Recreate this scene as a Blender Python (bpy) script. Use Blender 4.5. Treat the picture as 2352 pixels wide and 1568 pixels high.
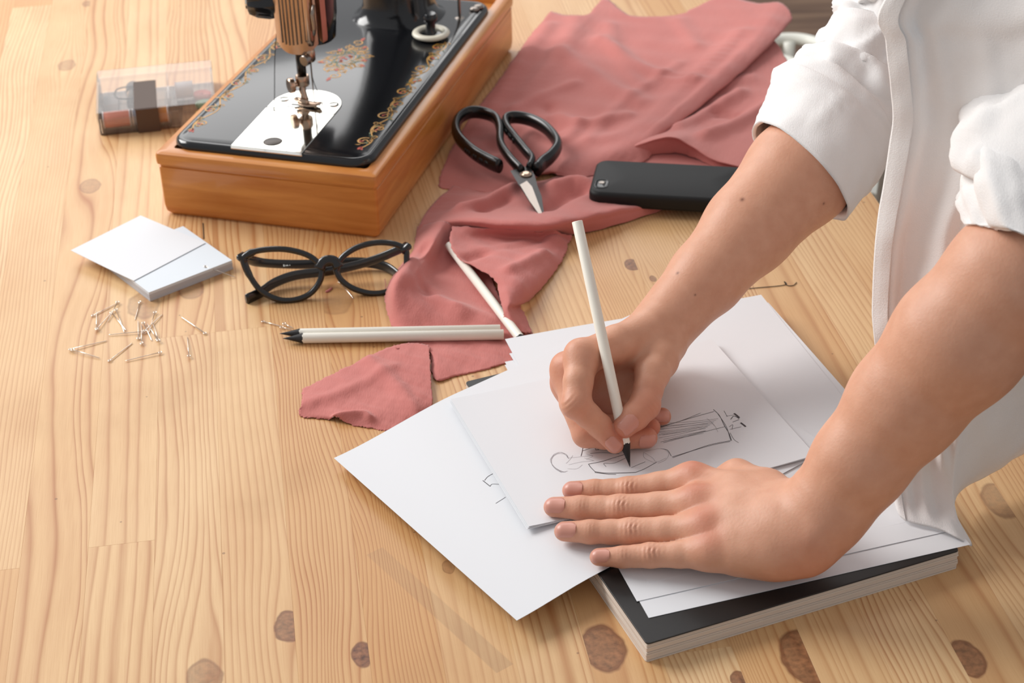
import bpy, bmesh, math, random
import numpy as np
from mathutils import Vector, Matrix, noise as mnoise

for _o in list(bpy.data.objects):
    bpy.data.objects.remove(_o)
SC = bpy.context.scene
COL = SC.collection

# ------------------------------------------------------------------ camera
# world units: metres, table top at z = 0 (helpers below take millimetres)
CAM_F, CAM_PITCH, CAM_ROLL, CAM_H = 4008.68, 0.564923, -0.028671, 698.34
IMG_W, IMG_H = 2352.0, 1568.0
_cp, _sp = math.cos(CAM_PITCH), math.sin(CAM_PITCH)
FWD = np.array([0, _cp, -_sp])
_r0, _u0 = np.array([1.0, 0, 0]), np.array([0, _sp, _cp])
_cr, _sr = math.cos(CAM_ROLL), math.sin(CAM_ROLL)
RGT = _cr * _r0 + _sr * _u0
UPV = -_sr * _r0 + _cr * _u0
CPOS = np.array([0, 0, CAM_H])
cam_data = bpy.data.cameras.new('camera')
cam_data.sensor_width = 36.0
cam_data.lens = CAM_F / IMG_W * 36.0
cam_data.clip_start = 0.05
cam_data.dof.use_dof = True
cam_data.dof.focus_distance = 1.13
cam_data.dof.aperture_fstop = 13.0
cam = bpy.data.objects.new('camera', cam_data)
COL.objects.link(cam)
cam.matrix_world = Matrix(((RGT[0], UPV[0], -FWD[0], 0), (RGT[1], UPV[1], -FWD[1], 0),
                           (RGT[2], UPV[2], -FWD[2], CAM_H / 1000), (0, 0, 0, 1)))
SC.camera = cam

# ------------------------------------------------------------------ light
world = bpy.data.worlds.new('world')
SC.world = world
world.use_nodes = True
_bg = world.node_tree.nodes['Background']
_bg.inputs[0].default_value = (0.975, 0.98, 1.0, 1)
_bg.inputs[1].default_value = 0.45

def area_light(name, loc, target, sx, sy, power, col):
    d = bpy.data.lights.new(name, 'AREA')
    d.shape = 'RECTANGLE'; d.size = sx; d.size_y = sy
    d.energy = power; d.color = col
    o = bpy.data.objects.new(name, d); COL.objects.link(o)
    o.location = loc
    o.rotation_euler = (Vector(target) - Vector(loc)).to_track_quat('-Z', 'Y').to_euler()
    return o
area_light('window_daylight', (-2.3, 2.3, 1.75), (0.0, 1.05, 0.0), 1.6, 1.5, 97, (1.0, 0.985, 0.965))
area_light('window_daylight', (-0.7, 3.9, 1.7), (0.0, 1.1, 0.0), 2.4, 1.6, 33, (1.0, 0.99, 0.98))

SC.view_settings.view_transform = 'Standard'
SC.view_settings.look = 'None'
SC.view_settings.gamma = 1.0
SC.view_settings.use_curve_mapping = False
SC.view_settings.exposure = 0.0

# ------------------------------------------------------------------ pixel/world helpers (mm)
def un(x, y, z=0.0):
    d = FWD + (x - IMG_W / 2) / CAM_F * RGT - (y - IMG_H / 2) / CAM_F * UPV
    return CPOS + (z - CPOS[2]) / d[2] * d
def un_y(x, y, Y):
    d = FWD + (x - IMG_W / 2) / CAM_F * RGT - (y - IMG_H / 2) / CAM_F * UPV
    return CPOS + (Y / d[1]) * d
def A3(*a): return np.array(a, float)
def nrm(v):
    v = np.asarray(v, float); return v / (np.linalg.norm(v) + 1e-12)

# ------------------------------------------------------------------ materials
MATS = {}
def srgb(r, g, b):
    def f(c):
        c /= 255.0
        return c / 12.92 if c <= 0.04045 else ((c + 0.055) / 1.055) ** 2.4
    return (f(r), f(g), f(b), 1.0)
def mat(name, col, rough=0.5, metal=0.0, bump=0.0, bscale=200.0, vary=0.0, vscale=30.0, coat=0.0, sheen=0.0,
        sss=0.0, sssr=(1, .4, .25), stretch=(1, 1, 1), spec=0.5, detail=4.0):
    m = bpy.data.materials.new(name); m.use_nodes = True
    nt = m.node_tree; b = nt.nodes['Principled BSDF']
    b.inputs['Base Color'].default_value = col
    b.inputs['Roughness'].default_value = rough
    b.inputs['Metallic'].default_value = metal
    b.inputs['Specular IOR Level'].default_value = spec
    b.inputs['Coat Weight'].default_value = coat
    b.inputs['Coat Roughness'].default_value = 0.08
    if sheen: b.inputs['Sheen Weight'].default_value = sheen
    if sss:
        b.inputs['Subsurface Weight'].default_value = sss
        b.inputs['Subsurface Radius'].default_value = sssr
        b.inputs['Subsurface Scale'].default_value = 0.004
    tc = nt.nodes.new('ShaderNodeTexCoord'); mp = nt.nodes.new('ShaderNodeMapping')
    mp.inputs['Scale'].default_value = stretch
    nt.links.new(tc.outputs['Object'], mp.inputs['Vector'])
    if vary:
        n = nt.nodes.new('ShaderNodeTexNoise'); n.inputs['Scale'].default_value = vscale; n.inputs['Detail'].default_value = detail
        nt.links.new(mp.outputs[0], n.inputs['Vector'])
        mx = nt.nodes.new('ShaderNodeMix'); mx.data_type = 'RGBA'
        mx.inputs[6].default_value = tuple(c * (1 - vary) for c in col[:3]) + (1,)
        mx.inputs[7].default_value = tuple(min(1, c * (1 + vary)) for c in col[:3]) + (1,)
        nt.links.new(n.outputs[0], mx.inputs[0]); nt.links.new(mx.outputs[2], b.inputs['Base Color'])
    if bump:
        n2 = nt.nodes.new('ShaderNodeTexNoise'); n2.inputs['Scale'].default_value = bscale; n2.inputs['Detail'].default_value = 3
        nt.links.new(mp.outputs[0], n2.inputs['Vector'])
        bp = nt.nodes.new('ShaderNodeBump'); bp.inputs['Strength'].default_value = bump; bp.inputs['Distance'].default_value = 0.001
        nt.links.new(n2.outputs[0], bp.inputs['Height']); nt.links.new(bp.outputs[0], b.inputs['Normal'])
    MATS[name] = m
    return m

def thin_clear(name, tint, gloss=0.12, milky=0.0, milkcol=(1, 1, 1, 1)):
    m = bpy.data.materials.new(name); m.use_nodes = True; nt = m.node_tree
    for n in list(nt.nodes): nt.nodes.remove(n)
    out = nt.nodes.new('ShaderNodeOutputMaterial')
    tr = nt.nodes.new('ShaderNodeBsdfTransparent'); tr.inputs[0].default_value = tint
    gl = nt.nodes.new('ShaderNodeBsdfGlossy'); gl.inputs['Roughness'].default_value = 0.05
    fr = nt.nodes.new('ShaderNodeFresnel'); fr.inputs[0].default_value = 1.35
    mx = nt.nodes.new('ShaderNodeMixShader')
    nt.links.new(fr.outputs[0], mx.inputs[0]); nt.links.new(tr.outputs[0], mx.inputs[1]); nt.links.new(gl.outputs[0], mx.inputs[2])
    last = mx
    if milky:
        df = nt.nodes.new('ShaderNodeBsdfDiffuse'); df.inputs[0].default_value = milkcol
        m2 = nt.nodes.new('ShaderNodeMixShader'); m2.inputs[0].default_value = milky
        nt.links.new(mx.outputs[0], m2.inputs[1]); nt.links.new(df.outputs[0], m2.inputs[2]); last = m2
    nt.links.new(last.outputs[0], out.inputs[0])
    MATS[name] = m
    return m

mat('enamel', srgb(20, 21, 24), 0.16, coat=0.2, bump=0.03, bscale=60)
mat('black_plastic', srgb(26, 24, 23), 0.28)
mat('scissor_plastic', srgb(17, 15, 15), 0.26)
mat('phone_rubber', srgb(19, 18, 18), 0.55, spec=0.35, bump=0.06, bscale=40)
mat('phone_hole', srgb(10, 10, 11), 0.2)
mat('steel', srgb(150, 140, 132), 0.30, 1.0, bump=0.05, bscale=300)
mat('old_chrome', srgb(186, 160, 140), 0.24, 1.0, bump=0.08, bscale=120, vary=0.15, vscale=90)
mat('mirror_plate', srgb(228, 226, 218), 0.07, 1.0, bump=0.02, bscale=30)
mat('dark_steel', srgb(70, 64, 60), 0.3, 1.0)
mat('blade_dark', srgb(50, 47, 46), 0.36, 0.7)
mat('ivory', srgb(232, 226, 208), 0.35)
mat('gold', srgb(190, 140, 62), 0.4, 0.25, vary=0.35, vscale=160)
mat('decal_red', srgb(176, 66, 44), 0.45, vary=0.2, vscale=160)
mat('decal_green', srgb(78, 98, 66), 0.45, vary=0.2, vscale=160)
mat('paper', srgb(228, 229, 232), 0.75, bump=0.03, bscale=500)
mat('paper_blue', srgb(222, 228, 234), 0.75)
mat('pad_edge', srgb(196, 196, 200), 0.8, vary=0.12, vscale=900, stretch=(.05, .05, 4))
mat('graphite', srgb(64, 58, 62), 0.6)
mat('graphite_light', srgb(150, 144, 148), 0.6)
mat('book_cover', srgb(30, 28, 27), 0.42, bump=0.04, bscale=400, vary=0.15, vscale=60)
mat('book_pages', srgb(214, 200, 186), 0.8, vary=0.14, vscale=500, stretch=(.04, .04, 5))
mat('pencil_white', srgb(238, 234, 222), 0.4, vary=0.03, vscale=60)
mat('pencil_black', srgb(30, 28, 28), 0.7, bump=0.2, bscale=700)
mat('pencil_lead', srgb(58, 58, 62), 0.35, 0.3)
mat('frame_black', srgb(24, 20, 18), 0.22, coat=0.3)
mat('print_white', srgb(190, 190, 186), 0.5)
mat('pin_metal', srgb(226, 214, 202), 0.22, 1.0)
mat('thread_black', srgb(30, 26, 24), 0.8)
mat('thread_rose', srgb(196, 120, 116), 0.9)
mat('spool_pink', srgb(232, 150, 130), 0.7, bump=.3, bscale=900, stretch=(3, .2, .2))
mat('spool_blue', srgb(150, 160, 178), 0.7, bump=.3, bscale=900)
mat('spool_amber', srgb(206, 134, 46), 0.7, bump=.3, bscale=900)
mat('spool_white', srgb(236, 232, 234), 0.6)
mat('grey_cap', srgb(120, 112, 110), 0.5)
mat('button_red', srgb(220, 120, 106), 0.35)
mat('button_green', srgb(140, 196, 164), 0.35)
mat('button_yellow', srgb(236, 206, 96), 0.35)
mat('strap', srgb(82, 64, 54), 0.6)  # strap itself is black; pale haze is mixed into this colour
mat('chair_white', srgb(236, 236, 226), 0.35)
mat('floor_rug', srgb(120, 96, 76), 0.95)
thin_clear('clear_plastic', (0.97, 0.95, 0.94, 1), milky=0.07, milkcol=(.95, .91, .88, 1))
thin_clear('lens', (0.985, 0.975, 0.965, 1))
mat('nail', srgb(205, 144, 127), 0.36, bump=0.03, bscale=300)

# ------------------------------------------------------------------ object helpers
def setp(o, label=None, cat=None, group=None, kind=None):
    if label: o['label'] = label
    if cat: o['category'] = cat
    if group: o['group'] = group
    if kind: o['kind'] = kind
    return o
ORG = {}
def root(name, loc, label, cat, group=None):
    o = bpy.data.objects.new(name, None)
    o.empty_display_size = 0.02
    o.location = tuple(np.asarray(loc, float) / 1000)
    COL.objects.link(o)
    ORG[o.name] = np.asarray(loc, float)
    return setp(o, label, cat, group)
def mk(name, geo, material, parent=None, smooth=False, label=None, cat=None, group=None, kind=None, auto=None):
    """geo = (verts mm in world, faces); origin at the parent's origin, or at the base of a top-level mesh"""
    v = np.asarray(geo[0], float).reshape(-1, 3); f = geo[1]
    if parent is not None:
        org = ORG[parent.name]
    else:
        org = np.array([(v[:, 0].min() + v[:, 0].max()) / 2, (v[:, 1].min() + v[:, 1].max()) / 2, v[:, 2].min()])
    me = bpy.data.meshes.new(name)
    me.from_pydata(((v - org) / 1000).tolist(), [], [tuple(int(i) for i in q) for q in f])
    me.materials.append(MATS[material] if isinstance(material, str) else material)
    o = bpy.data.objects.new(name, me)
    COL.objects.link(o)
    if parent is not None:
        o.parent = parent
    else:
        o.location = tuple(org / 1000)
    ORG[o.name] = org
    if smooth:
        me.polygons.foreach_set('use_smooth', [True] * len(me.polygons))
        if auto:
            md = o.modifiers.new('edges', 'EDGE_SPLIT'); md.split_angle = math.radians(auto)
    me.update()
    return setp(o, label, cat, group, kind)
def join(*gs):
    V, F, n = [], [], 0
    for v, f in gs:
        v = np.asarray(v, float).reshape(-1, 3)
        V.append(v); F += [tuple(i + n for i in q) for q in f]; n += len(v)
    return np.concatenate(V), F
def loft(rings, closed=True, cap0=False, cap1=False):
    rings = [np.asarray(r, float) for r in rings]; n = len(rings[0]); F = []
    for i in range(len(rings) - 1):
        for j in range(n if closed else n - 1):
            k = (j + 1) % n
            F.append((i * n + j, i * n + k, (i + 1) * n + k, (i + 1) * n + j))
    if cap0: F.append(tuple(range(n - 1, -1, -1)))
    if cap1: F.append(tuple((len(rings) - 1) * n + j for j in range(n)))
    return np.concatenate(rings), F
def frames(P):
    P = np.asarray(P, float); T = np.gradient(P, axis=0); T /= np.linalg.norm(T, axis=1)[:, None] + 1e-12
    ref = A3(0, 0, 1) if abs(T[0][2]) < .9 else A3(1, 0, 0)
    N = [nrm(ref - T[0] * (ref @ T[0]))]
    for i in range(1, len(P)):
        a = N[-1] - T[i] * (N[-1] @ T[i]); N.append(nrm(a))
    N = np.array(N); B = np.cross(T, N)
    return T, N, B
def tube(P, r, n=10, caps=True, ell=None, up=None, closed=False):
    """sweep a circle (or ellipse: ell = (along normal, along binormal)) along P"""
    P = np.asarray(P, float); m = len(P)
    if closed:
        T = np.roll(P, -1, 0) - np.roll(P, 1, 0); T /= np.linalg.norm(T, axis=1)[:, None]
        N = np.array([nrm(np.asarray(up, float) - t * (np.asarray(up, float) @ t)) for t in T]); B = np.cross(T, N)
    else:
        T, N, B = frames(P)
        if up is not None:
            N = np.array([nrm(np.asarray(up, float) - t * (np.asarray(up, float) @ t)) for t in T]); B = np.cross(T, N)
    r = np.broadcast_to(np.asarray(r, float), (m,)); ea, eb = ell or (1, 1)
    th = np.linspace(0, 2 * np.pi, n, endpoint=False)
    R = [P[i] + r[i] * (np.outer(np.cos(th), N[i]) * ea + np.outer(np.sin(th), B[i]) * eb) for i in range(m)]
    if closed:
        R.append(R[0].copy()); return loft(R)
    return loft(R, True, caps, caps)
def lathe(base, axis, prof, n=24, cap=True):
    """prof = [(radius, height along axis)]"""
    ax = nrm(axis); ref = A3(0, 0, 1) if abs(ax[2]) < .9 else A3(1, 0, 0)
    a = nrm(np.cross(ax, ref)); b = np.cross(ax, a); th = np.linspace(0, 2 * np.pi, n, endpoint=False)
    R = [np.asarray(base) + ax * h + r * (np.outer(np.cos(th), a) + np.outer(np.sin(th), b)) for r, h in prof]
    return loft(R, True, cap, cap)
def rrect(w, h, r, n=6, cx=0, cy=0):
    pts = []
    for sx, sy, a0 in ((1, -1, -90), (1, 1, 0), (-1, 1, 90), (-1, -1, 180)):
        for k in range(n + 1):
            a = math.radians(a0 + 90 * k / n)
            pts.append((cx + sx * (w / 2 - r) + r * math.cos(a), cy + sy * (h / 2 - r) + r * math.sin(a)))
    return np.array(pts)
def frame2(org, ex, ey, ez=None):
    org = np.asarray(org, float); ex = nrm(ex); ey = nrm(ey); ez = nrm(np.cross(ex, ey)) if ez is None else nrm(ez)
    return lambda p: org + np.outer(np.asarray(p)[..., 0].ravel(), ex) + np.outer(np.asarray(p)[..., 1].ravel(), ey) + \
        (np.outer(np.asarray(p)[..., 2].ravel(), ez) if np.asarray(p).shape[-1] > 2 else 0)
def lift(p2, z):
    p2 = np.asarray(p2, float); return np.column_stack([p2, np.broadcast_to(z, (len(p2),))])
def slab(T, w, h, z0, z1, r=1.0, bev=0.4, cx=0, cy=0, n=5):
    """rounded rectangle plate with bevelled edges, in frame T"""
    rr = lambda ins: rrect(w - 2 * ins, h - 2 * ins, max(r - ins, .05), n, cx, cy)
    b = min(bev, (z1 - z0) / 2.01)
    rings = [lift(rr(b), z0), lift(rr(0), z0 + b), lift(rr(0), z1 - b), lift(rr(b * .3), z1 - b * .3), lift(rr(b), z1)]
    return loft([T(q) for q in rings], True, True, True)
def ribbon(P, w, nrmv):
    P = np.asarray(P, float); m = len(P)
    T = np.gradient(P, axis=0); S = np.cross(T, np.asarray(nrmv, float)); S /= np.linalg.norm(S, axis=1)[:, None] + 1e-9
    w = np.broadcast_to(np.asarray(w, float), (m,))[:, None]
    V = np.concatenate([P - S * w / 2, P + S * w / 2]); F = [(i, i + 1, m + i + 1, m + i) for i in range(m - 1)]
    return V, F
def crom(P, n):
    """Catmull-Rom resample of a polyline to n points"""
    P = np.asarray(P, float); m = len(P)
    Q = np.concatenate([[2 * P[0] - P[1]], P, [2 * P[-1] - P[-2]]]); t = np.linspace(0, m - 1, n); i = np.minimum(t.astype(int), m - 2); u = (t - i)
    u = u.reshape((-1,) + (1,) * (P.ndim - 1))
    a, b, c, d = Q[i], Q[i + 1], Q[i + 2], Q[i + 3]
    return .5 * (2 * b + (c - a) * u + (2 * a - 5 * b + 4 * c - d) * u * u + (3 * b - a - 3 * c + d) * u ** 3)
def grid_faces(R, C):
    return [(i * C + j, i * C + j + 1, (i + 1) * C + j + 1, (i + 1) * C + j) for i in range(R - 1) for j in range(C - 1)]
def vnoise(P, scale, seed=0.0):
    """smooth pseudo noise (numpy, sum of sines) of points in mm, about -1..1"""
    P = np.asarray(P, float) / scale; s = seed
    x, y, z = P[..., 0], P[..., 1], P[..., 2]
    return (np.sin(1.7 * x + 2.3 * y + s) * np.cos(1.9 * y - 1.1 * z + 2 * s) + .6 * np.sin(3.1 * x - 2.2 * z + 1.3 * s + 1.5 * np.sin(1.3 * y + s))
            + .5 * np.cos(2.7 * y + 3.3 * x * .6 + .7 * s + 1.2 * np.sin(2.1 * z))) / 1.6
# ------------------------------------------------------------------ table, floor
TA = -0.142034
TN = A3(math.cos(TA), -math.sin(TA), 0)      # across the planks
TD = A3(math.sin(TA), math.cos(TA), 0)       # along the planks
def px_nd(x, y):
    P = un(x, y); return float(P @ TN), float(P @ TD)

PW = 41.85
KNOTS = [(153, 150, 9, .5), (208, 427, 9, .5), (665, 1436, 9, 1.0), (832, 1505, 7, 1.25), (1388, 1488, 13, 1.0), (1852, 1508, 15, 1.0),
         (2225, 1512, 10, 1.0), (1451, 608, 6, 1.1), (330, 700, 13, .45), (440, 665, 10, .5), (1030, 1300, 4, .5), (1700, 1560, 5, 1.1),
         (200, 8, 6, .6), (2300, 1150, 12, .6), (830, 1075, 8, .35), (770, 690, 14, .3), (1500, 640, 3, .9), (470, 1560, 11, .6)]

def wood_table():
    m = bpy.data.materials.new('pine_table'); m.use_nodes = True; nt = m.node_tree; L = nt.links.new
    b = nt.nodes['Principled BSDF']
    def N(t, **k):
        n = nt.nodes.new(t)
        for a, v in k.items(): setattr(n, a, v)
        return n
    def M(op, a, bb=None, c=None, clamp=False):
        n = N('ShaderNodeMath', operation=op, use_clamp=clamp)
        for i, v in enumerate((a, bb, c)):
            if v is None: continue
            if isinstance(v, (int, float)): n.inputs[i].default_value = v
            else: L(v, n.inputs[i])
        return n.outputs[0]
    tc = N('ShaderNodeTexCoord'); sep = N('ShaderNodeSeparateXYZ'); L(tc.outputs['Object'], sep.inputs[0])
    n0 = M('MULTIPLY', sep.outputs[0], 1000); d0 = M('MULTIPLY', sep.outputs[1], 1000)     # mm
    rnd = N('ShaderNodeObjectInfo').outputs['Random']
    r1 = M('FRACT', M('MULTIPLY', rnd, 17.31)); r2 = M('FRACT', M('MULTIPLY', rnd, 53.77)); r3 = M('FRACT', M('MULTIPLY', rnd, 91.13))
    # slow wander of the grain along the plank, different in each plank
    cv = N('ShaderNodeCombineXYZ'); L(M('MULTIPLY', n0, .012), cv.inputs[0]); L(M('MULTIPLY', d0, .0028), cv.inputs[1]); L(M('MULTIPLY', rnd, 77), cv.inputs[2])
    nz = N('ShaderNodeTexNoise'); nz.inputs['Scale'].default_value = 1; nz.inputs['Detail'].default_value = 1.5; L(cv.outputs[0], nz.inputs['Vector'])
    wander = M('MULTIPLY', M('SUBTRACT', nz.outputs[0], .5), M('MULTIPLY_ADD', M('POWER', r1, 2.0), 60, 14))
    g = M('ADD', n0, wander)
    kmask = None; kring = None
    kd1 = N('ShaderNodeTexNoise'); kd1.inputs['Scale'].default_value = 70; kd1.inputs['Detail'].default_value = 2; L(tc.outputs['Object'], kd1.inputs['Vector'])
    jig = M('MULTIPLY', M('SUBTRACT', kd1.outputs[0], .5), 5.0)
    for (x, y, r, amt) in KNOTS:
        kn, kd = px_nd(x, y)
        pc = 20.4 + PW * (math.floor((kn - 20.4) / PW) + .5)
        inp = M('COMPARE', n0, pc, PW / 2)                                  # a knot stays inside its plank
        dn = M('SUBTRACT', n0, kn); dd = M('SUBTRACT', d0, kd)
        q2 = M('ADD', M('MULTIPLY', dn, dn), M('MULTIPLY', M('MULTIPLY', dd, dd), .10))
        w = M('MULTIPLY', M('EXPONENT', M('MULTIPLY', q2, -1.0 / (2.3 * r) ** 2)), inp)
        g = M('SUBTRACT', g, M('MULTIPLY', M('MULTIPLY', dn, w), .85))
        q3 = M('ADD', M('SQRT', M('ADD', M('MULTIPLY', dn, dn), M('MULTIPLY', M('MULTIPLY', dd, dd), .38))), jig)
        k = M('MULTIPLY', M('MULTIPLY', M('MULTIPLY_ADD', q3, -1.0 / (r * .16), 1.0 / .16, clamp=True), amt), inp)
        rim = M('MULTIPLY', M('MULTIPLY_ADD', M('ABSOLUTE', M('SUBTRACT', q3, r * .92)), -1.0 / (r * .13), 1.0, clamp=True), M('MULTIPLY', inp, min(1, amt)))
        kmask = k if kmask is None else M('MAXIMUM', kmask, k)
        kring = rim if kring is None else M('MAXIMUM', kring, rim)
    # fine waviness
    cv2 = N('ShaderNodeCombineXYZ'); L(M('MULTIPLY', n0, .05), cv2.inputs[0]); L(M('MULTIPLY', d0, .007), cv2.inputs[1]); L(rnd, cv2.inputs[2])
    nz2 = N('ShaderNodeTexNoise'); nz2.inputs['Scale'].default_value = 1; nz2.inputs['Detail'].default_value = 2; L(cv2.outputs[0], nz2.inputs['Vector'])
    g = M('ADD', g, M('MULTIPLY', M('SUBTRACT', nz2.outputs[0], .5), 4.5))
    # ring spacing varies across the plank and from plank to plank
    cv3 = N('ShaderNodeCombineXYZ'); L(M('MULTIPLY', g, .045), cv3.inputs[0]); L(M('MULTIPLY', rnd, 31), cv3.inputs[1])
    nz3 = N('ShaderNodeTexNoise'); nz3.inputs['Scale'].default_value = 1; nz3.inputs['Detail'].default_value = 1; L(cv3.outputs[0], nz3.inputs['Vector'])
    ph = M('ADD', M('MULTIPLY', g, M('MULTIPLY_ADD', M('POWER', r2, 1.6), .30, .085)), M('MULTIPLY', nz3.outputs[0], 4))
    fr = M('FRACT', ph)
    rmp = N('ShaderNodeValToRGB'); L(fr, rmp.inputs[0])
    e = rmp.color_ramp.elements; e[0].position = 0; e[0].color = (0, 0, 0, 1); e[1].position = 1; e[1].color = (.05, .05, .05, 1)
    for pos, v in ((.30, .05), (.62, .35), (.82, 1.0), (.93, .25)):
        x = e.new(pos); x.color = (v, v, v, 1)
    cv4 = N('ShaderNodeCombineXYZ'); L(M('MULTIPLY', n0, .02), cv4.inputs[0]); L(M('MULTIPLY', d0, .006), cv4.inputs[1]); L(M('MULTIPLY', rnd, 9), cv4.inputs[2])
    nz4 = N('ShaderNodeTexNoise'); nz4.inputs['Scale'].default_value = 1; nz4.inputs['Detail'].default_value = 3; L(cv4.outputs[0], nz4.inputs['Vector'])
    ringamt = M('MULTIPLY', rmp.outputs[0], M('MULTIPLY', M('MULTIPLY_ADD', nz4.outputs[0], 1.1, .12), M('MULTIPLY_ADD', r1, .7, .6)))
    # streaky fibres
    cv5 = N('ShaderNodeCombineXYZ'); L(M('MULTIPLY', n0, 1.6), cv5.inputs[0]); L(M('MULTIPLY', d0, .03), cv5.inputs[1])
    nz5 = N('ShaderNodeTexNoise'); nz5.inputs['Scale'].default_value = 1; nz5.inputs['Detail'].default_value = 3; L(cv5.outputs[0], nz5.inputs['Vector'])
    def MIX(f, a, c, blend='MIX'):
        n = N('ShaderNodeMix', data_type='RGBA', blend_type=blend)
        if isinstance(f, (int, float)): n.inputs[0].default_value = f
        else: L(f, n.inputs[0])
        for i, v in ((6, a), (7, c)):
            if isinstance(v, tuple): n.inputs[i].default_value = v
            else: L(v, n.inputs[i])
        return n.outputs[2]
    base = MIX(r3, srgb(233, 198, 150), srgb(210, 160, 104))
    base = MIX(M('MULTIPLY', M('SUBTRACT', nz4.outputs[0], .35, clamp=True), .9), base, srgb(196, 142, 90))
    base = MIX(M('MULTIPLY', ringamt, .85), base, srgb(168, 100, 48))
    base = MIX(M('MULTIPLY', M('SUBTRACT', nz5.outputs[0], .45, clamp=True), .9), base, srgb(188, 132, 80))
    # smudges
    nz6 = N('ShaderNodeTexNoise'); nz6.inputs['Scale'].default_value = 9; nz6.inputs['Detail'].default_value = 5; L(tc.outputs['Object'], nz6.inputs['Vector'])
    base = MIX(M('MULTIPLY', M('SUBTRACT', nz6.outputs[0], .56, clamp=True), 1.3), base, srgb(170, 128, 88))
    kn_tex = N('ShaderNodeTexNoise'); kn_tex.inputs['Scale'].default_value = 260; kn_tex.inputs['Detail'].default_value = 4; L(tc.outputs['Object'], kn_tex.inputs['Vector'])
    kcol = MIX(M('MULTIPLY_ADD', kn_tex.outputs[0], 2.4, -.7, clamp=True), srgb(88, 52, 36), srgb(160, 106, 72))
    base = MIX(M('MULTIPLY', kmask, .80, clamp=True), base, kcol)
    base = MIX(M('MULTIPLY', kring, .75, clamp=True), base, srgb(112, 62, 36))
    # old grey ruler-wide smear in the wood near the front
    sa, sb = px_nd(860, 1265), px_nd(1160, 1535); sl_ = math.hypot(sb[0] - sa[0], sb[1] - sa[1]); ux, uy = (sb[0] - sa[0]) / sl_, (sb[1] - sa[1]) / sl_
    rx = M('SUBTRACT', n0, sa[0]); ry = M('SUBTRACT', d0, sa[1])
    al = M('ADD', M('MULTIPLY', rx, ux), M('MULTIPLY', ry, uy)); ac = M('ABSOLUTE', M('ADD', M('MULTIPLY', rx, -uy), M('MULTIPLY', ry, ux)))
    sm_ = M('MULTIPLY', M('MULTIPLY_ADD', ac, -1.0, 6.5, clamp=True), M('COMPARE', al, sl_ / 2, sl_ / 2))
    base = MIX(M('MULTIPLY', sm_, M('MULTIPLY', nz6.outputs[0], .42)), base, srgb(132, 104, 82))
    # small specks and dents
    vo = N('ShaderNodeTexVoronoi'); vo.inputs['Scale'].default_value = 34; L(tc.outputs['Object'], vo.inputs['Vector'])
    sp = M('LESS_THAN', vo.outputs['Distance'], .035)
    base = MIX(M('MULTIPLY', sp, .55), base, srgb(110, 74, 50))
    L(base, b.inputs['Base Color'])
    L(M('MULTIPLY_ADD', nz6.outputs[0], .25, .30), b.inputs['Roughness'])
    bp = N('ShaderNodeBump'); bp.inputs['Strength'].default_value = .12; bp.inputs['Distance'].default_value = .0006
    L(M('ADD', ringamt, M('MULTIPLY', nz5.outputs[0], .5)), bp.inputs['Height']); L(bp.outputs[0], b.inputs['Normal'])
    MATS['pine_table'] = m
wood_table()

table = root('work_table', (0, 0, -742), 'large pine work table of glued planks under everything', 'table')
table.rotation_euler = (0, 0, -TA)
def to_table(p):    # (n, d, z) mm -> local metres of the table root
    return (np.asarray(p, float) - A3(0, 0, -742)) / 1000
random.seed(5)
edges = [20.4 + PW * k for k in range(-26, 12)] + [494.5]
def plank_mesh(n0, n1, d0, d1):
    g, bv, t = 0.02, 0.06, 28.0
    x0, x1, y0, y1 = n0 + g, n1 - g, d0 + g, d1 - g
    def ring(i, z): return [(x0 + i, y0 + i, z), (x1 - i, y0 + i, z), (x1 - i, y1 - i, z), (x0 + i, y1 - i, z)]
    R = [ring(0, -t), ring(0, -bv), ring(bv, 0)]
    return loft([np.array(r) for r in R], True, True, True)
D0, D1 = 395.0, 2150.0
for i in range(len(edges) - 1):
    cuts = [D0]; d = D0 + random.uniform(60, 1500)
    while d < D1 - 120:
        cuts.append(d); d += random.uniform(1100, 1600)
    cuts.append(D1)
    for a, c in zip(cuts[:-1], cuts[1:]):
        v, f = plank_mesh(edges[i], edges[i + 1], a, c)
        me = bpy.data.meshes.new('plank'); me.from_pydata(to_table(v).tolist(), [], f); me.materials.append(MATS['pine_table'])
        o = bpy.data.objects.new('plank', me); COL.objects.link(o); o.parent = table
mat('table_leg_wood', srgb(196, 150, 98), 0.5, vary=.15, vscale=30, stretch=(1, 1, .1))
for n, d in ((-1010, 460), (430, 460), (-1010, 2080), (430, 2080)):
    T = lambda p: np.asarray(p, float)
    v, f = slab(T, 70, 70, -742, -28, 3, 2, n, d)
    me = bpy.data.meshes.new('leg'); me.from_pydata(to_table(v).tolist(), [], f); me.materials.append(MATS['table_leg_wood'])
    o = bpy.data.objects.new('leg', me); COL.objects.link(o); o.parent = table
for n0, n1, d0, d1 in ((-990, 410, 450, 475), (-990, 410, 2065, 2090), (-1025, -1000, 480, 2060), (425, 450, 480, 2060)):
    v, f = slab(lambda p: np.asarray(p, float), n1 - n0, d1 - d0, -110, -28, 1, 1, (n0 + n1) / 2, (d0 + d1) / 2)
    me = bpy.data.meshes.new('apron'); me.from_pydata(to_table(v).tolist(), [], f); me.materials.append(MATS['table_leg_wood'])
    o = bpy.data.objects.new('apron', me); COL.objects.link(o); o.parent = table

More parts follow.
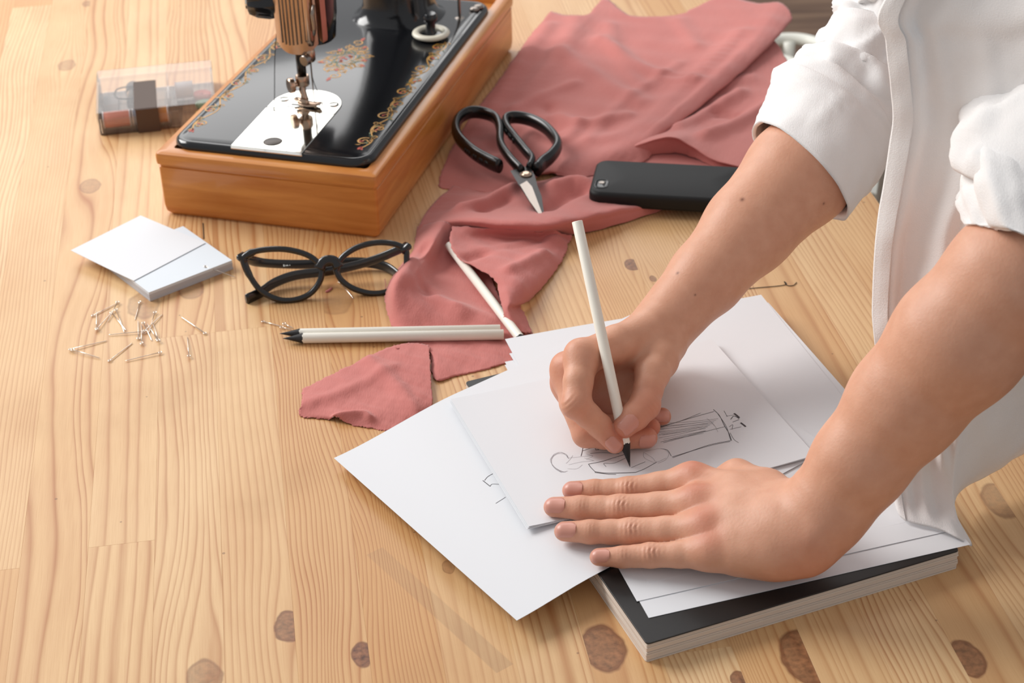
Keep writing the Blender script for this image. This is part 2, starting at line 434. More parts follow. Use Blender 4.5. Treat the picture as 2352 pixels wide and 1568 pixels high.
# floor: dark streaky boards
def floor_mat():
    m = bpy.data.materials.new('floor_boards'); m.use_nodes = True; nt = m.node_tree; L = nt.links.new; b = nt.nodes['Principled BSDF']
    tc = nt.nodes.new('ShaderNodeTexCoord'); mp = nt.nodes.new('ShaderNodeMapping'); mp.inputs['Scale'].default_value = (2.2, 22, 1)
    mp.inputs['Rotation'].default_value = (0, 0, .45)
    L(tc.outputs['Object'], mp.inputs[0]); n = nt.nodes.new('ShaderNodeTexNoise'); n.inputs['Scale'].default_value = 1.2; n.inputs['Detail'].default_value = 6
    L(mp.outputs[0], n.inputs['Vector']); r = nt.nodes.new('ShaderNodeValToRGB'); L(n.outputs[0], r.inputs[0])
    e = r.color_ramp.elements; e[0].position = .3; e[0].color = srgb(74, 52, 38); e[1].position = .72; e[1].color = srgb(140, 112, 88)
    x = e.new(.5); x.color = srgb(104, 78, 60)
    L(r.outputs[0], b.inputs['Base Color']); b.inputs['Roughness'].default_value = .55
    MATS['floor_boards'] = m
floor_mat()
fl = mk('floor', ([(-5000, -3000, -742), (6000, -3000, -742), (6000, 8000, -742), (-5000, 8000, -742)], [(0, 1, 2, 3)]), 'floor_boards', kind='structure')
# ------------------------------------------------------------------ sewing machine
MX, MY, MYAW, MW, MH, ML = -294.275, 1318.683, -0.28986, 196.58, 58.88, 410.0
_mc, _ms = math.cos(MYAW), math.sin(MYAW)
def ml(p):
    p = np.asarray(p, float).reshape(-1, 3)
    return np.column_stack([MX + p[:, 0] * _mc - p[:, 1] * _ms, MY + p[:, 0] * _ms + p[:, 1] * _mc, p[:, 2]])
def ml1(u, v, z): return ml([(u, v, z)])[0]
MEX, MEY = A3(_mc, _ms, 0), A3(-_ms, _mc, 0)

def varnish():
    m = bpy.data.materials.new('varnished_wood'); m.use_nodes = True; nt = m.node_tree; L = nt.links.new; b = nt.nodes['Principled BSDF']
    tc = nt.nodes.new('ShaderNodeTexCoord'); mp = nt.nodes.new('ShaderNodeMapping'); mp.inputs['Rotation'].default_value = (0, 0, -MYAW)
    mp.inputs['Scale'].default_value = (6, 6, 60)
    L(tc.outputs['Object'], mp.inputs[0])
    n = nt.nodes.new('ShaderNodeTexNoise'); n.inputs['Scale'].default_value = 2.2; n.inputs['Detail'].default_value = 7; n.inputs['Distortion'].default_value = .4
    L(mp.outputs[0], n.inputs['Vector']); r = nt.nodes.new('ShaderNodeValToRGB'); L(n.outputs[0], r.inputs[0])
    e = r.color_ramp.elements; e[0].position = .3; e[0].color = srgb(192, 118, 52); e[1].position = .7; e[1].color = srgb(218, 148, 76)
    n2 = nt.nodes.new('ShaderNodeTexNoise'); n2.inputs['Scale'].default_value = 9; L(tc.outputs['Object'], n2.inputs['Vector'])
    mx = nt.nodes.new('ShaderNodeMix'); mx.data_type = 'RGBA'; mx.blend_type = 'MULTIPLY'; mx.inputs[0].default_value = .35
    L(r.outputs[0], mx.inputs[6]); L(n2.outputs[1], mx.inputs[7]); 
    L(r.outputs[0], b.inputs['Base Color']); b.inputs['Roughness'].default_value = .32; b.inputs['Coat Weight'].default_value = .25
    MATS['varnished_wood'] = m
varnish()
mach = root('sewing_machine', ml1(MW / 2, ML / 2, 0), 'vintage black sewing machine with gold scrollwork in an orange wooden base', 'sewing machine')
# wooden base: side boards with a small moulding under the top lip, and a slightly rounded lower edge
def base_ring(ins, z, r=3.0, inner=None):
    return ml(lift(rrect(MW - 2 * ins, ML - 2 * ins, r, 4, MW / 2, ML / 2), z))
prof = [(5, 0), (2.0, 4), (1.2, 10), (1.2, 44), (1.0, 45.4), (2.2, 46.2), (2.2, 47.4), (0.3, 48.6), (0, 51), (0, 56), (.6, 58), (2.2, 58.9), (12.0, 58.9)]
R = [base_ring(i, z) for i, z in prof]
R += [ml(lift(rrect(MW - 24, ML - 24, 8, 4, MW / 2, ML / 2), 52))]
base = mk('wooden_base', loft(R, True, True, True), 'varnished_wood', mach, True, auto=35, label='orange varnished wooden base with moulded top edge')
# cast bed
BU0, BU1, BV0, BV1 = 8.5, 186.5, 11.0, 372.0
bw_, bl_, bcu, bcv = BU1 - BU0, BV1 - BV0, (BU0 + BU1) / 2, (BV0 + BV1) / 2
def bed_ring(ins, z): return ml(lift(rrect(bw_ - 2 * ins, bl_ - 2 * ins, 19 - min(ins, 14), 8, bcu, bcv), z))
BZ = 66.0
R = [bed_ring(1.5, 56), bed_ring(0, 58), bed_ring(0, 60.5), bed_ring(.6, 62.6), bed_ring(2.0, 64.2), bed_ring(4.2, 65.2), bed_ring(5.2, 65.0), bed_ring(6.2, 65.1), bed_ring(8.5, 66)]
bed = mk('bed', loft(R, True, True, True), 'enamel', mach, True, auto=50, label='glossy black cast bed plate')
# needle plate (half round) and slide plate
def plate(pts, z0, z1, bev=.5):
    pts = np.asarray(pts, float); c = pts.mean(0)
    ins = c + (pts - c) * (1 - bev / np.linalg.norm(pts - c, axis=1).mean())
    return loft([ml(lift(pts, z0)), ml(lift(pts, z1 - bev * .5)), ml(lift(ins, z1))], True, True, True)
arc = [(96.5 + 31.5 * math.cos(a), 101 + 31.5 * math.sin(a)) for a in np.linspace(0, math.pi, 25)]
mk('needle_plate', plate([(65, 89.3)] + [(128, 89.3)] + arc, 64, 66.9), 'mirror_plate', mach, label='half round polished steel needle plate')
mk('slide_plate', plate([(65, 12.5), (128, 12.5), (128, 88.7), (65, 88.7)], 62.5, 66.9), 'mirror_plate', mach, label='rectangular polished steel slide plate')
def flat_on(name, u0, v0, u1, v1, w, z, m, par=mach):
    T = frame2(ml1((u0 + u1) / 2, (v0 + v1) / 2, z), MEX * (u1 - u0) + MEY * (v1 - v0), np.cross(A3(0, 0, 1), MEX * (u1 - u0) + MEY * (v1 - v0)))
    return mk(name, slab(T, math.hypot(u1 - u0, v1 - v0), w, 0, .25, w * .45, .05), m, par)
flat_on('needle_slot', 84, 99.5, 99, 100.5, 3.0, 66.85, 'phone_hole')
flat_on('feed_slot', 82, 94.6, 113, 95.4, 1.3, 66.85, 'phone_hole')
flat_on('feed_slot', 101, 103, 110, 103.2, 1.2, 66.85, 'phone_hole')
o_ = ml1(96.6, 27, 66.85)
mk('finger_notch', lathe(o_, (0, 0, 1), [(.2, .35), (7.0, .3), (8, .1)], 20), 'dark_steel', mach, True)
for u, v in ((120.5, 107), (74, 108)):
    g = lathe(ml1(u, v, 66.7), (0, 0, 1), [(4.6, 0), (4.4, .9), (3.6, 1.2), (0.1, 1.25)], 18)
    s = mk('plate_screw', g, 'mirror_plate', mach, True, auto=40)
    T = frame2(ml1(u, v, 67.9), MEX + .4 * MEY, np.cross(A3(0, 0, 1), MEX + .4 * MEY))
    mk('screw_slot', slab(T, 7.6, .9, 0, .15, .1, .05), 'dark_steel', s)

# scrollwork: painted vines made of thin flat strips
def spiral(c, r0, turns, a0, sgn, n=22):
    t = np.linspace(0, 1, n); a = a0 + sgn * turns * 2 * math.pi * t; r = r0 * (1 - .86 * t)
    return np.column_stack([c[0] + r * np.cos(a), c[1] + r * np.sin(a)])
def leaf(c, ang, l, w):
    t = np.linspace(0, 1, 7); x = l * t; y = w * np.sin(math.pi * t ** .8)
    up = np.column_stack([x, y]); dn = np.column_stack([x[::-1], -y[::-1] * .5])
    q = np.concatenate([up, dn[1:-1]]); ca, sa = math.cos(ang), math.sin(ang)
    return np.column_stack([c[0] + q[:, 0] * ca - q[:, 1] * sa, c[1] + q[:, 0] * sa + q[:, 1] * ca])
def decal(name, strips, leaves, m, z):
    gs = []
    for P, w in strips: gs.append(ribbon(ml(lift(P, z)), w, (0, 0, 1)))
    for q in leaves: gs.append((ml(lift(q, z)), [tuple(range(len(q)))]))
    return mk(name, join(*gs), m, mach)
def vine(u, v0, v1, sgn, seed):
    rn = random.Random(seed); n = int((v1 - v0) / 25); G, Lg, Lr, Lgr = [], [], [], []
    t = np.linspace(0, 1, n * 14); vv = v0 + (v1 - v0) * t
    G.append((np.column_stack([u + sgn * 4.2 * np.sin(t * n * math.pi), vv]), 1.2))
    for i in range(n):
        vc = v0 + (v1 - v0) * (i + .5) / n; s = 1 if i % 2 == 0 else -1; s *= sgn
        c = (u - s * 2.2, vc)
        G.append((spiral(c, 6.3, 1.35, math.pi / 2 + (0 if s > 0 else math.pi), s), np.linspace(1.5, .8, 22)))
        G.append((spiral((u + s * 4.5, vc + 9), 3.4, 1.1, -math.pi / 2, -s), np.linspace(1.1, .6, 22)))
        Lr.append(leaf((c[0] - 1.2, c[1] - 1.4), rn.uniform(0, 6), 3.6, 1.5)); Lr.append(leaf(c, rn.uniform(0, 6), 3.0, 1.3))
        for k in range(5):
            a = rn.uniform(0, 6.28); Lg.append(leaf((u + rn.uniform(-3, 3), vc + rn.uniform(-11, 11)), a, rn.uniform(4.5, 7.5), rn.uniform(.7, 1.2)))
        for k in range(3):
            Lgr.append(leaf((u + rn.uniform(-4, 4), vc + rn.uniform(-10, 10)), rn.uniform(0, 6.28), rn.uniform(4, 6), .9))
    Lr.append(leaf((u - 2, v0 - 4), 1.2, 7, 2)); Lr.append(leaf((u + 2, v0 - 4), 2.0, 6, 1.6))
    return G, Lg, Lr, Lgr
for k, (u, v0, v1, sg) in enumerate(((172.3, 34, 262, 1), (21, 34, 232, -1))):
    G, Lg, Lr, Lgr = vine(u, v0, v1, sg, 11 + k)
    decal('gold_scroll', G, Lg, 'gold', 66.12); decal('red_blossoms', [], Lr, 'decal_red', 66.18); decal('green_leaves', [], Lgr, 'decal_green', 66.15)
rn = random.Random(4); G, Lg, Lr, Lgr = [], [], [], []
cu, cv_ = 95.5, 205.0
for i in range(16):
    a = 2 * math.pi * i / 16; rr_ = 15 + 4 * (i % 2)
    c = (cu + rr_ * .95 * math.cos(a), cv_ + rr_ * 1.45 * math.sin(a))
    G.append((spiral(c, rn.uniform(4.5, 6.5), 1.25, a + math.pi, 1 if i % 2 else -1), np.linspace(1.5, .7, 22)))
    Lg.append(leaf(c, a + rn.uniform(-.6, .6), 7.5, 1.4)); Lgr.append(leaf((c[0] * .6 + cu * .4, c[1] * .6 + cv_ * .4), a + 1.2, 7, 1.3))
    if i % 3 == 0: Lr.append(leaf(c, a, 7, 2.2))
for k in range(3):
    tt = np.linspace(0, 2 * math.pi, 40); G.append((np.column_stack([cu + (11 - 3 * k) * np.cos(tt), cv_ + (19 - 5 * k) * np.sin(tt)]), .9))
for i in range(10): Lr.append(leaf((cu + rn.uniform(-6, 6), cv_ + rn.uniform(-9, 9)), rn.uniform(0, 6.28), 5, 1.6)); Lgr.append(leaf((cu + rn.uniform(-9, 9), cv_ + rn.uniform(-14, 14)), rn.uniform(0, 6.28), 6, 1.1))
for s in (-1, 1):
    G.append((spiral((cu - 3 * s, cv_ + s * 38), 6, 1.3, -s * 1.5, s), np.linspace(1.6, .8, 22))); Lr.append(leaf((cu, cv_ + s * 42), s * 1.57, 9, 2.4))
decal('gold_scroll', G, Lg, 'gold', 66.12); decal('red_blossoms', [], Lr, 'decal_red', 66.18); decal('green_leaves', [], Lgr, 'decal_green', 66.15)

# pillar, horizontal arm and head (the upper part is above the picture)
pr = []
for z, ru, rv in ((64.5, 46, 40), (66, 44, 38), (70, 37, 33), (80, 33, 30), (110, 30, 28), (160, 29, 27), (235, 30, 30), (265, 33, 35)):
    th = np.linspace(0, 2 * math.pi, 40, endpoint=False); sq = lambda c: np.sign(c) * np.abs(c) ** .75
    pr.append(ml(np.column_stack([108 + ru * sq(np.cos(th)), 318 + rv * sq(np.sin(th)), np.full(40, z)])))
mk('pillar', loft(pr, True, True, True), 'enamel', mach, True, label='black rounded pillar of the machine')
ar = []
for v, cz, hz, hu in ((360, 268, 30, 30), (352, 268, 38, 36), (318, 268, 42, 37), (260, 268, 34, 31), (200, 268, 29, 27), (150, 268, 30, 26), (132, 268, 33, 26), (125, 268, 30, 24)):
    th = np.linspace(0, 2 * math.pi, 32, endpoint=False)
    ar.append(ml(np.column_stack([104 + hu * np.cos(th), np.full(32, v), cz + hz * np.sin(th)])))
mk('arm', loft(ar, True, True, True), 'enamel', mach, True)
hd = []
HU, HV = 98.0, 128.0
for z, ru, rv in ((116, 14, 12), (119, 19, 17), (140, 21, 19), (180, 22, 20), (285, 24, 22), (298, 20, 18)):
    th = np.linspace(0, 2 * math.pi, 32, endpoint=False); sq = lambda c: np.sign(c) * np.abs(c) ** .7
    hd.append(ml(np.column_stack([HU + ru * sq(np.cos(th)), HV + rv * sq(np.sin(th)), np.full(32, z)])))
mk('head', loft(hd, True, True, True), 'enamel', mach, True)
# ribbed face plate, curved shield shape
def shield(w, z0, z1, n=13):
    t = np.linspace(-1, 1, n); zb = z0 + 9 * np.abs(t) ** 3
    return t, zb
FPV = 106.5
rows = []
t, zb = shield(38, 113.5, 290)
for s in np.linspace(0, 1, 8):
    u = 92.5 + t * 19; bow = 6.5 * (1 - t ** 2)
    rows.append(ml(np.column_stack([u, FPV - bow, zb + (290 - zb) * s])))
fp = np.concatenate(rows); bk = fp + MEY * 3.0
V = np.concatenate([fp, bk]); C_ = len(t); F = grid_faces(8, C_); nb = len(fp)
F += [tuple(nb + i for i in reversed(q)) for q in grid_faces(8, C_)]
bd = list(range(C_)) + [C_ * r + C_ - 1 for r in range(1, 8)] + [7 * C_ + j for j in range(C_ - 2, -1, -1)] + [C_ * r for r in range(6, 0, -1)]
F += [(bd[(i + 1) % len(bd)], bd[i], nb + bd[i], nb + bd[(i + 1) % len(bd)]) for i in range(len(bd))]
face = mk('face_plate', (V, F), 'old_chrome', mach, True, auto=45, label='brownish chrome face plate with vertical ribs')
for k in range(7):
    tt = -.62 + k * .19; u = 92.5 + tt * 19; v = FPV - 6.5 * (1 - tt * tt) - .2
    P = ml([(u, v, 113.5 + 9 * abs(tt) ** 3 + 7 + .6 * k), (u, v, 285)])
    mk('rib', tube(P, .75, 6), 'old_chrome', face, True)
# plain raised strip and thread cutter on the right of the face plate
P = ml(np.array([(106, 103.0, z) for z in (122, 128, 180, 285)]))
mk('face_strip', tube(P, [2.5, 4.2, 4.6, 4.6], 12), 'old_chrome', mach, True)
P = ml(np.array([(117.5, 104.5, z) for z in (127, 130, 180, 285)]))
mk('lever_bracket', tube(P, [5.5, 6.4, 6.6, 6.6], 4, ell=(.55, 1)), 'old_chrome', mach, True, auto=30)
mk('presser_lifter', tube(ml([(113, 99.5, 160), (112, 98, 152), (113, 97.5, 140), (112, 97.8, 134)]), [1.2, 1.9, 1.7, 1.2], 8), 'steel', mach, True)
# presser bar, needle bar, clamp, foot
mk('presser_bar', tube(ml([(93, 108, 150), (93, 108, 112), (93, 108, 88)]), 4.1, 14), 'dark_steel', mach, True)
mk('foot_clamp', lathe(ml1(93, 108, 82), (0, 0, 1), [(5.4, 0), (6, 1), (6, 8), (5.2, 9.5)], 16), 'old_chrome', mach, True, auto=40)
sc_ = mk('clamp_screw', lathe(ml1(90, 105.5, 84), nrm(-MEX - .9 * MEY), [(2.4, -2), (2.4, 4), (6.2, 4.4), (6.6, 5.2), (6.6, 8.4), (5.9, 9.2)], 22), 'old_chrome', mach, True, auto=40)
mk('needle_bar', tube(ml([(103, 106, 150), (103, 106, 116)]), 3.2, 14), 'steel', mach, True)
mk('needle_clamp', lathe(ml1(103, 106, 106), (0, 0, 1), [(3.4, 0), (4.6, 1.5), (4.6, 9), (3.8, 11)], 16), 'old_chrome', mach, True, auto=40)
mk('clamp_screw', lathe(ml1(103.5, 103, 110), nrm(-.35 * MEX - MEY), [(2.4, 0), (2.4, 3), (4.6, 3.4), (4.8, 4.2), (4.8, 7), (4.2, 7.6)], 20), 'steel', mach, True, auto=40)
mk('needle', tube(ml([(103, 106, 108), (103, 106, 90), (103, 106, 66.5)]), [.75, .7, .3], 8), 'steel', mach, True)
ft = join(tube(ml([(93, 107, 84), (93.5, 105, 78), (96, 102, 73.5), (98, 101, 71)]), [4.6, 4.4, 4.2, 3.6], 10, ell=(.7, 1)),
          tube(ml([(86.5, 103, 71.6), (93, 101.5, 69.4), (101, 100, 68.4), (108, 99, 69.6), (112, 98.8, 71.3)]), [1.6, 3.2, 3.6, 3.2, 1.6], 10, ell=(.42, 1.5)),
          tube(ml([(90, 99, 73), (97, 97.5, 72), (101, 97, 71)]), [2.0, 2.6, 1.6], 8))
mk('presser_foot', ft, 'old_chrome', mach, True)
# thread tension knob on the left of the head
kb = ml1(80, 124, 152)
ax = nrm(-MEX - .35 * MEY)
def kring(r, h, n=40, lob=0):
    a = nrm(np.cross(ax, A3(0, 0, 1))); b_ = np.cross(ax, a); th = np.linspace(0, 2 * math.pi, n, endpoint=False); rr_ = r + lob * np.cos(10 * th)
    return kb + ax * h + rr_[:, None] * (np.outer(np.cos(th), a) + np.outer(np.sin(th), b_))
mk('tension_knob', loft([kring(13, 0), kring(13, 8), kring(16, 9), kring(16, 11.5), kring(14.6, 12), kring(14.8, 14), kring(14.3, 17, lob=.8), kring(12.5, 27, lob=1.0), kring(9.5, 34, lob=.6), kring(7, 35)], True, True, True), 'enamel', mach, True, auto=50, label='black ribbed thread tension knob')
mk('tension_nut', lathe(kb + ax * 34.6, ax, [(5.6, 0), (5.6, 1.6), (4.4, 2.2), (3.4, 2.0), (3.2, .8), (1.8, .8), (1.6, 2.4), (.1, 2.4)], 22), 'mirror_plate', mach, True, auto=40)
# ivory ring with black knob (drop-feed screw) and its post
rc = ml1(155.5, 272, 66)
th = np.linspace(0, 2 * math.pi, 40, endpoint=False)
P = np.array([rc + MEX * 14.2 * math.cos(a) + MEY * 14.2 * math.sin(a) + A3(0, 0, 3.6) for a in th])
mk('ivory_ring', tube(P, 3.4, 12, closed=True, up=(0, 0, 1), ell=(.75, 1.05)), 'ivory', mach, True, label='ivory coloured ring around a black knob')
mk('ring_knob', lathe(rc, (0, 0, 1), [(10.4, 0), (10.4, 3.2), (6, 4), (4.5, 8), (4.5, 15), (6.5, 16), (7, 20), (5, 23)], 24), 'enamel', mach, True, auto=50)
mk('thread_post', lathe(ml1(168, 322, 64), (0, 0, 1), [(4.5, 0), (4.5, 2), (1.5, 3), (1.5, 40)], 14), 'steel', mach, True, auto=40)
for u, v in ((176, 345), (178, 352)):
    mk('bed_screw', lathe(ml1(u, v, 65.5), (0, 0, 1), [(5, 0), (4.6, 2), (3, 2.8), (.1, 3)], 18), 'steel', mach, True)
# sewing threads
mk('thread', tube(ml(crom([(74, 122, 160), (72, 112, 130), (70, 106, 105), (72, 92, 72), (74, 84, 67.2)], 40)), .38, 5), 'thread_black', mach, True)
mk('thread', tube(ml(crom([(103, 105.2, 112), (104, 104.6, 92), (106, 110, 74), (110, 108, 67.4), (107, 104, 67.2)], 40)), .32, 5), 'thread_black', mach, True)
# ------------------------------------------------------------------ sewing kit box
kA, kB, kC = un(240, 262, 22), un(222, 165, 22), un(478, 140, 22)     # front-left, back-left, back-right of the lid
kx = nrm((kC - kB) * A3(1, 1, 0)); ky = np.cross(A3(0, 0, 1), kx)
KW = float((kC - kB) @ kx) + 3; KD = float((kB - kA) @ ky)
KD = max(KD, 80)
ko = kB * A3(1, 1, 0) - ky * KD
TK = frame2(ko, kx, ky, A3(0, 0, 1))
kit = root('sewing_kit_box', TK([(KW / 2, KD / 2, 0)])[0], 'clear plastic sewing kit box with dark strap, behind the sewing machine', 'box')
def shell(w, d, z0, z1, t, cx, cy, open_top):
    o = lambda i: rrect(w - 2 * i, d - 2 * i, 2.5, 3, cx, cy)
    if open_top: R = [lift(o(.4), z0), lift(o(0), z0 + .5), lift(o(0), z1), lift(o(t), z1), lift(o(t), z0 + t)]
    else: R = [lift(o(0), z0), lift(o(0), z1 - .5), lift(o(.4), z1), lift(o(t), z1 - t), lift(o(t), z0)]
    if open_top: return loft([TK(r) for r in R], True, True, True)
    a = loft([TK(r) for r in R[:3]], True, False, True)
    return a
mk('tray', shell(KW - 2, KD - 2, 0, 16, 1.3, KW / 2, KD / 2, True), 'clear_plastic', kit, True, auto=40)
mk('lid', shell(KW, KD, 11, 23, 1.2, KW / 2, KD / 2, False), 'clear_plastic', kit, True, auto=40)
for xx in (.60,):
    mk('divider', slab(TK, 1.0, KD - 6, 1.5, 15, .3, .1, KW * xx, KD / 2), 'clear_plastic', kit)
mk('divider', slab(TK, KW - 6, 1.0, 1.5, 15, .3, .1, KW / 2, KD * .36), 'clear_plastic', kit)
sx = KW * .42
Rs = [(-.8, 24), (KD + .8, 24), (KD + .8, -.2), (-.8, -.2)]
sp_ = np.array([(-.9, 12), (-.9, 23.2), (0, 24), (KD * .62, 24)])
mk('strap', join(slab(frame2(TK([(sx, -.9, 12)])[0], kx, A3(0, 0, 1)), 21, 23.5, 0, .9, .8, .2), slab(frame2(TK([(sx - 1.0, KD * .31, 23.1)])[0], kx, ky), 21, KD * .62 + 1, 0, .9, .8, .2)), 'strap', kit)
def spool(name, x, y, r, l, axis, m, label, z=None):
    ax_ = {'x': kx, 'y': ky, 'z': A3(0, 0, 1)}[axis]
    z = (r + 2.6) if axis != 'z' else 2.6
    c = TK([(x, y, z)])[0]
    s = root(name, c - A3(0, 0, r if axis != 'z' else 0), label, 'thread spool')
    b0 = c - ax_ * l / 2 if axis != 'z' else c
    mk('thread_winding', lathe(b0, ax_, [(r * .9, 1.0), (r * .93, 1.6), (r * .95, l / 2), (r * .93, l - 1.6), (r * .9, l - 1.0)], 22), m, s, True)
    mk('flange', lathe(b0, ax_, [(r, 0), (r, 1.0)], 22), 'spool_white', s); mk('flange', lathe(b0 + ax_ * (l - 1), ax_, [(r, 0), (r, 1.0)], 22), 'spool_white', s)
spool('thread_spool', KW * .16, 12, 8.0, KW * .23, 'x', 'spool_pink', 'salmon pink thread spool in the clear kit box')
spool('thread_spool', KW * .345, 12, 8.0, KW * .11, 'x', 'spool_blue', 'grey blue thread spool beside the pink one in the kit box')
spool('thread_spool', KW * .53, 12, 8.0, KW * .12, 'x', 'spool_amber', 'amber thread spool right of the strap in the kit box')
spool('thread_spool', KW * .74, KD * .62, 8.4, KW * .15, 'x', 'spool_white', 'white thread spool in the back corner of the kit box')
bt = root('small_bottle', TK([(KW * .30, KD * .60, 2.6)])[0], 'small clear bottle with grey cap lying in the kit box', 'bottle')
mk('glass', lathe(TK([(KW * .30, KD * .40, 10)])[0], ky, [(2, 0), (6.2, 1), (6.5, 3), (6.5, KD * .24), (4, KD * .29), (4, KD * .32)], 20), 'clear_plastic', bt, True)
mk('cap', lathe(TK([(KW * .30, KD * .70, 10)])[0], ky, [(6.6, 0), (7, 1), (7, 11), (6.4, 12)], 20), 'grey_cap', bt, True, auto=40)
th = np.linspace(0, math.pi * 2, 40)
mk('safety_pin', tube(np.array([TK([(KW * .30 + 16 * math.copysign(abs(math.cos(a)) ** .6, math.cos(a)), KD * .50 + 14 * math.copysign(abs(math.sin(a)) ** .6, math.sin(a)), 19)])[0] for a in th]), .7, 6), 'dark_steel', smooth=True,
   label='dark wire loop lying over the bottle in the kit box', cat='wire loop')
mk('needle_card', slab(TK, KW * .13, KD * .5, 2.8, 4.2, 1, .2, KW * .10, KD * .55), 'grey_cap', label='grey card at the left end of the kit box', cat='card')
for nm, fx, fy, r_, m_, lb in (('button', .885, .62, 9, 'button_red', 'coral red round button at the right end of the kit box'), ('button', .90, .40, 9, 'button_green', 'mint green round button at the right end of the kit box'),
                       ('button', .86, .20, 5, 'button_yellow', 'small yellow button at the right end of the kit box')):
    c = TK([(KW * fx, KD * fy, 2.8)])[0]
    mk(nm, lathe(c, (0, 0, 1), [(r_, 0), (r_, 2.4), (r_ - 1.2, 3), (r_ - 2, 2.4), (1.4, 2.4), (1.2, .4)], 26), m_, smooth=True, auto=40, label=lb, cat='button')

# ------------------------------------------------------------------ memo pad + loose note
def quad_slab(name, corners, thick, m, parent=None, bend=None, n=14, **kw):
    """flat sheet between four world corners (mm), bottom face at the corners"""
    a, b_, c, d = [np.asarray(q, float) for q in corners]
    s = np.linspace(0, 1, n); U, W_ = np.meshgrid(s, s)
    U = U[..., None]; W_ = W_[..., None]
    P = (a * (1 - U) + b_ * U) * (1 - W_) + (d * (1 - U) + c * U) * W_
    if bend is not None: P[..., 2] += bend(U[..., 0], W_[..., 0])
    P = P.reshape(-1, 3); Q = P + A3(0, 0, thick)
    F = grid_faces(n, n); nb = len(P)
    FF = [tuple(nb + i for i in q) for q in F] + [tuple(reversed(q)) for q in F]
    bd = list(range(n)) + [n * r + n - 1 for r in range(1, n)] + [n * (n - 1) + j for j in range(n - 2, -1, -1)] + [n * r for r in range(n - 2, 0, -1)]
    FF += [(bd[i], bd[(i + 1) % len(bd)], nb + bd[(i + 1) % len(bd)], nb + bd[i]) for i in range(len(bd))]
    return mk(name, (np.concatenate([P, Q]), FF), m, parent, smooth=bend is not None, auto=40, **kw)
pA, pB = un(342, 672, 8), un(533, 598, 8)
pe = nrm((pB - pA) * A3(1, 1, 0)); pf = np.cross(A3(0, 0, 1), pe); PS = float(np.linalg.norm(pB - pA)) 
PD = 77.0
TP = frame2(pA * A3(1, 1, 0), pe, pf, A3(0, 0, 1))
pad = root('memo_pad', TP([(PS / 2, PD / 2, 0)])[0], 'thick pale blue memo pad under a loose white note', 'memo pad')
for k in range(4):
    j = random.uniform(-.25, .25)
    mk('sheet_block', slab(TP, PS + j, PD + j, k * 2.0, k * 2.0 + 2.0, .3, .12, PS / 2, PD / 2), 'pad_edge' if k < 3 else 'paper_blue', pad)
mk('cover_sheet', slab(TP, PS, PD, 8.0, 8.2, .3, .04, PS / 2, PD / 2), 'paper_blue', pad)
nc = [un(307, 645, 8.6), un(472, 558, 8.6), un(323, 495, 8.6), un(163, 578, 8.6)]
quad_slab('paper_note', nc, .25, 'paper', bend=lambda u, w: 1.2 * (w ** 2) * (1 - u), label='loose square white note lying across the memo pad', cat='note paper')

# ------------------------------------------------------------------ pins
PINS = [((213.8, 724), (275.5, 693.4)), ((222, 754.6), (221.4, 713.3)), ((222.5, 755.5), (255, 719)), ((255.9, 717), (289.5, 759)), ((266.6, 711), (285.7, 763.5)),
        ((270, 693.4), (247.4, 738)), ((321, 693.4), (310, 734.7)), ((355.9, 717), (341.8, 763.5)), ((329.6, 741.3), (349, 782.7)), ((318, 777), (317, 735.5)),
        ((325.5, 787.8), (324.5, 744.4)), ((364, 781.4), (350.8, 741.8)), ((361.5, 779.5), (337, 742)), ((329.6, 761), (248.7, 768.6)), ((332.6, 759), (373.7, 721.4)),
        ((470.7, 765), (415.3, 727)), ((161.2, 801.7), (247.3, 782)), ((167, 803), (230, 822)), ((252, 827.4), (304.7, 787)), ((367.9, 809), (287.5, 828.5)), ((434, 817), (429.9, 773)),  # entry starting farthest left is a pin shadow, modelled as a pin
        ((604.3, 738), (647.2, 749.7)), ((647, 751), (672, 758)), ((653, 743), (674, 754)), ((780, 647.5), (812.5, 685.8)), ((783, 648), (838.5, 675)), ((472, 612, 8.6), (542, 637, .6))]
PL = {0: 'leftmost slanting pin at the top left of the pin pile', 1: 'upright silver pin at the left edge of the pile, head at the bottom', 2: 'silver pin leaning right from the head of the left upright pin', 3: 'brightest pin of the pile, slanting down right from the upper middle', 4: 'thinner pin just right of the brightest pin, slanting down right', 5: 'silver pin crossing behind the brightest pin, leaning down left', 6: 'steep lone pin at the top of the pile, below the memo pad corner', 7: 'silver pin at the upper right of the pile, leaning down left', 8: 'silver pin slanting down right from the ring in the pile centre', 9: 'left one of two upright pins side by side in the pile', 10: 'right one of two upright pins side by side in the pile', 11: 'lower right silver pin of the pile, leaning slightly left', 12: 'silver pin leaning far left from the lower right pin head', 13: 'long nearly horizontal pin pointing left across the pile', 14: 'silver pin pointing up right from the horizontal pin head',
      15: 'silver eye pin alone between the pin pile and the glasses', 16: 'leftmost long pin shadow modelled as a pin, running right from the pile edge', 17: 'silver eye pin sharing its head with the leftmost pin shadow', 18: 'silver eye pin slanting up right below the pin pile',
      19: 'silver eye pin with its head at the right, lowest of the pile', 20: 'upright silver eye pin alone to the right of the pile', 21: 'dark silver pin pointing at the two white pencil tips',
      22: 'short silver pin end just under the upper pencil tip', 23: 'bright silver pin end touching the upper pencil tip', 24: 'silver pin slanting down from below the right lens of the glasses',
      25: 'silver pin running along the lower rim of the right lens', 26: 'silver pin resting on the edge of the pale blue memo pad'}
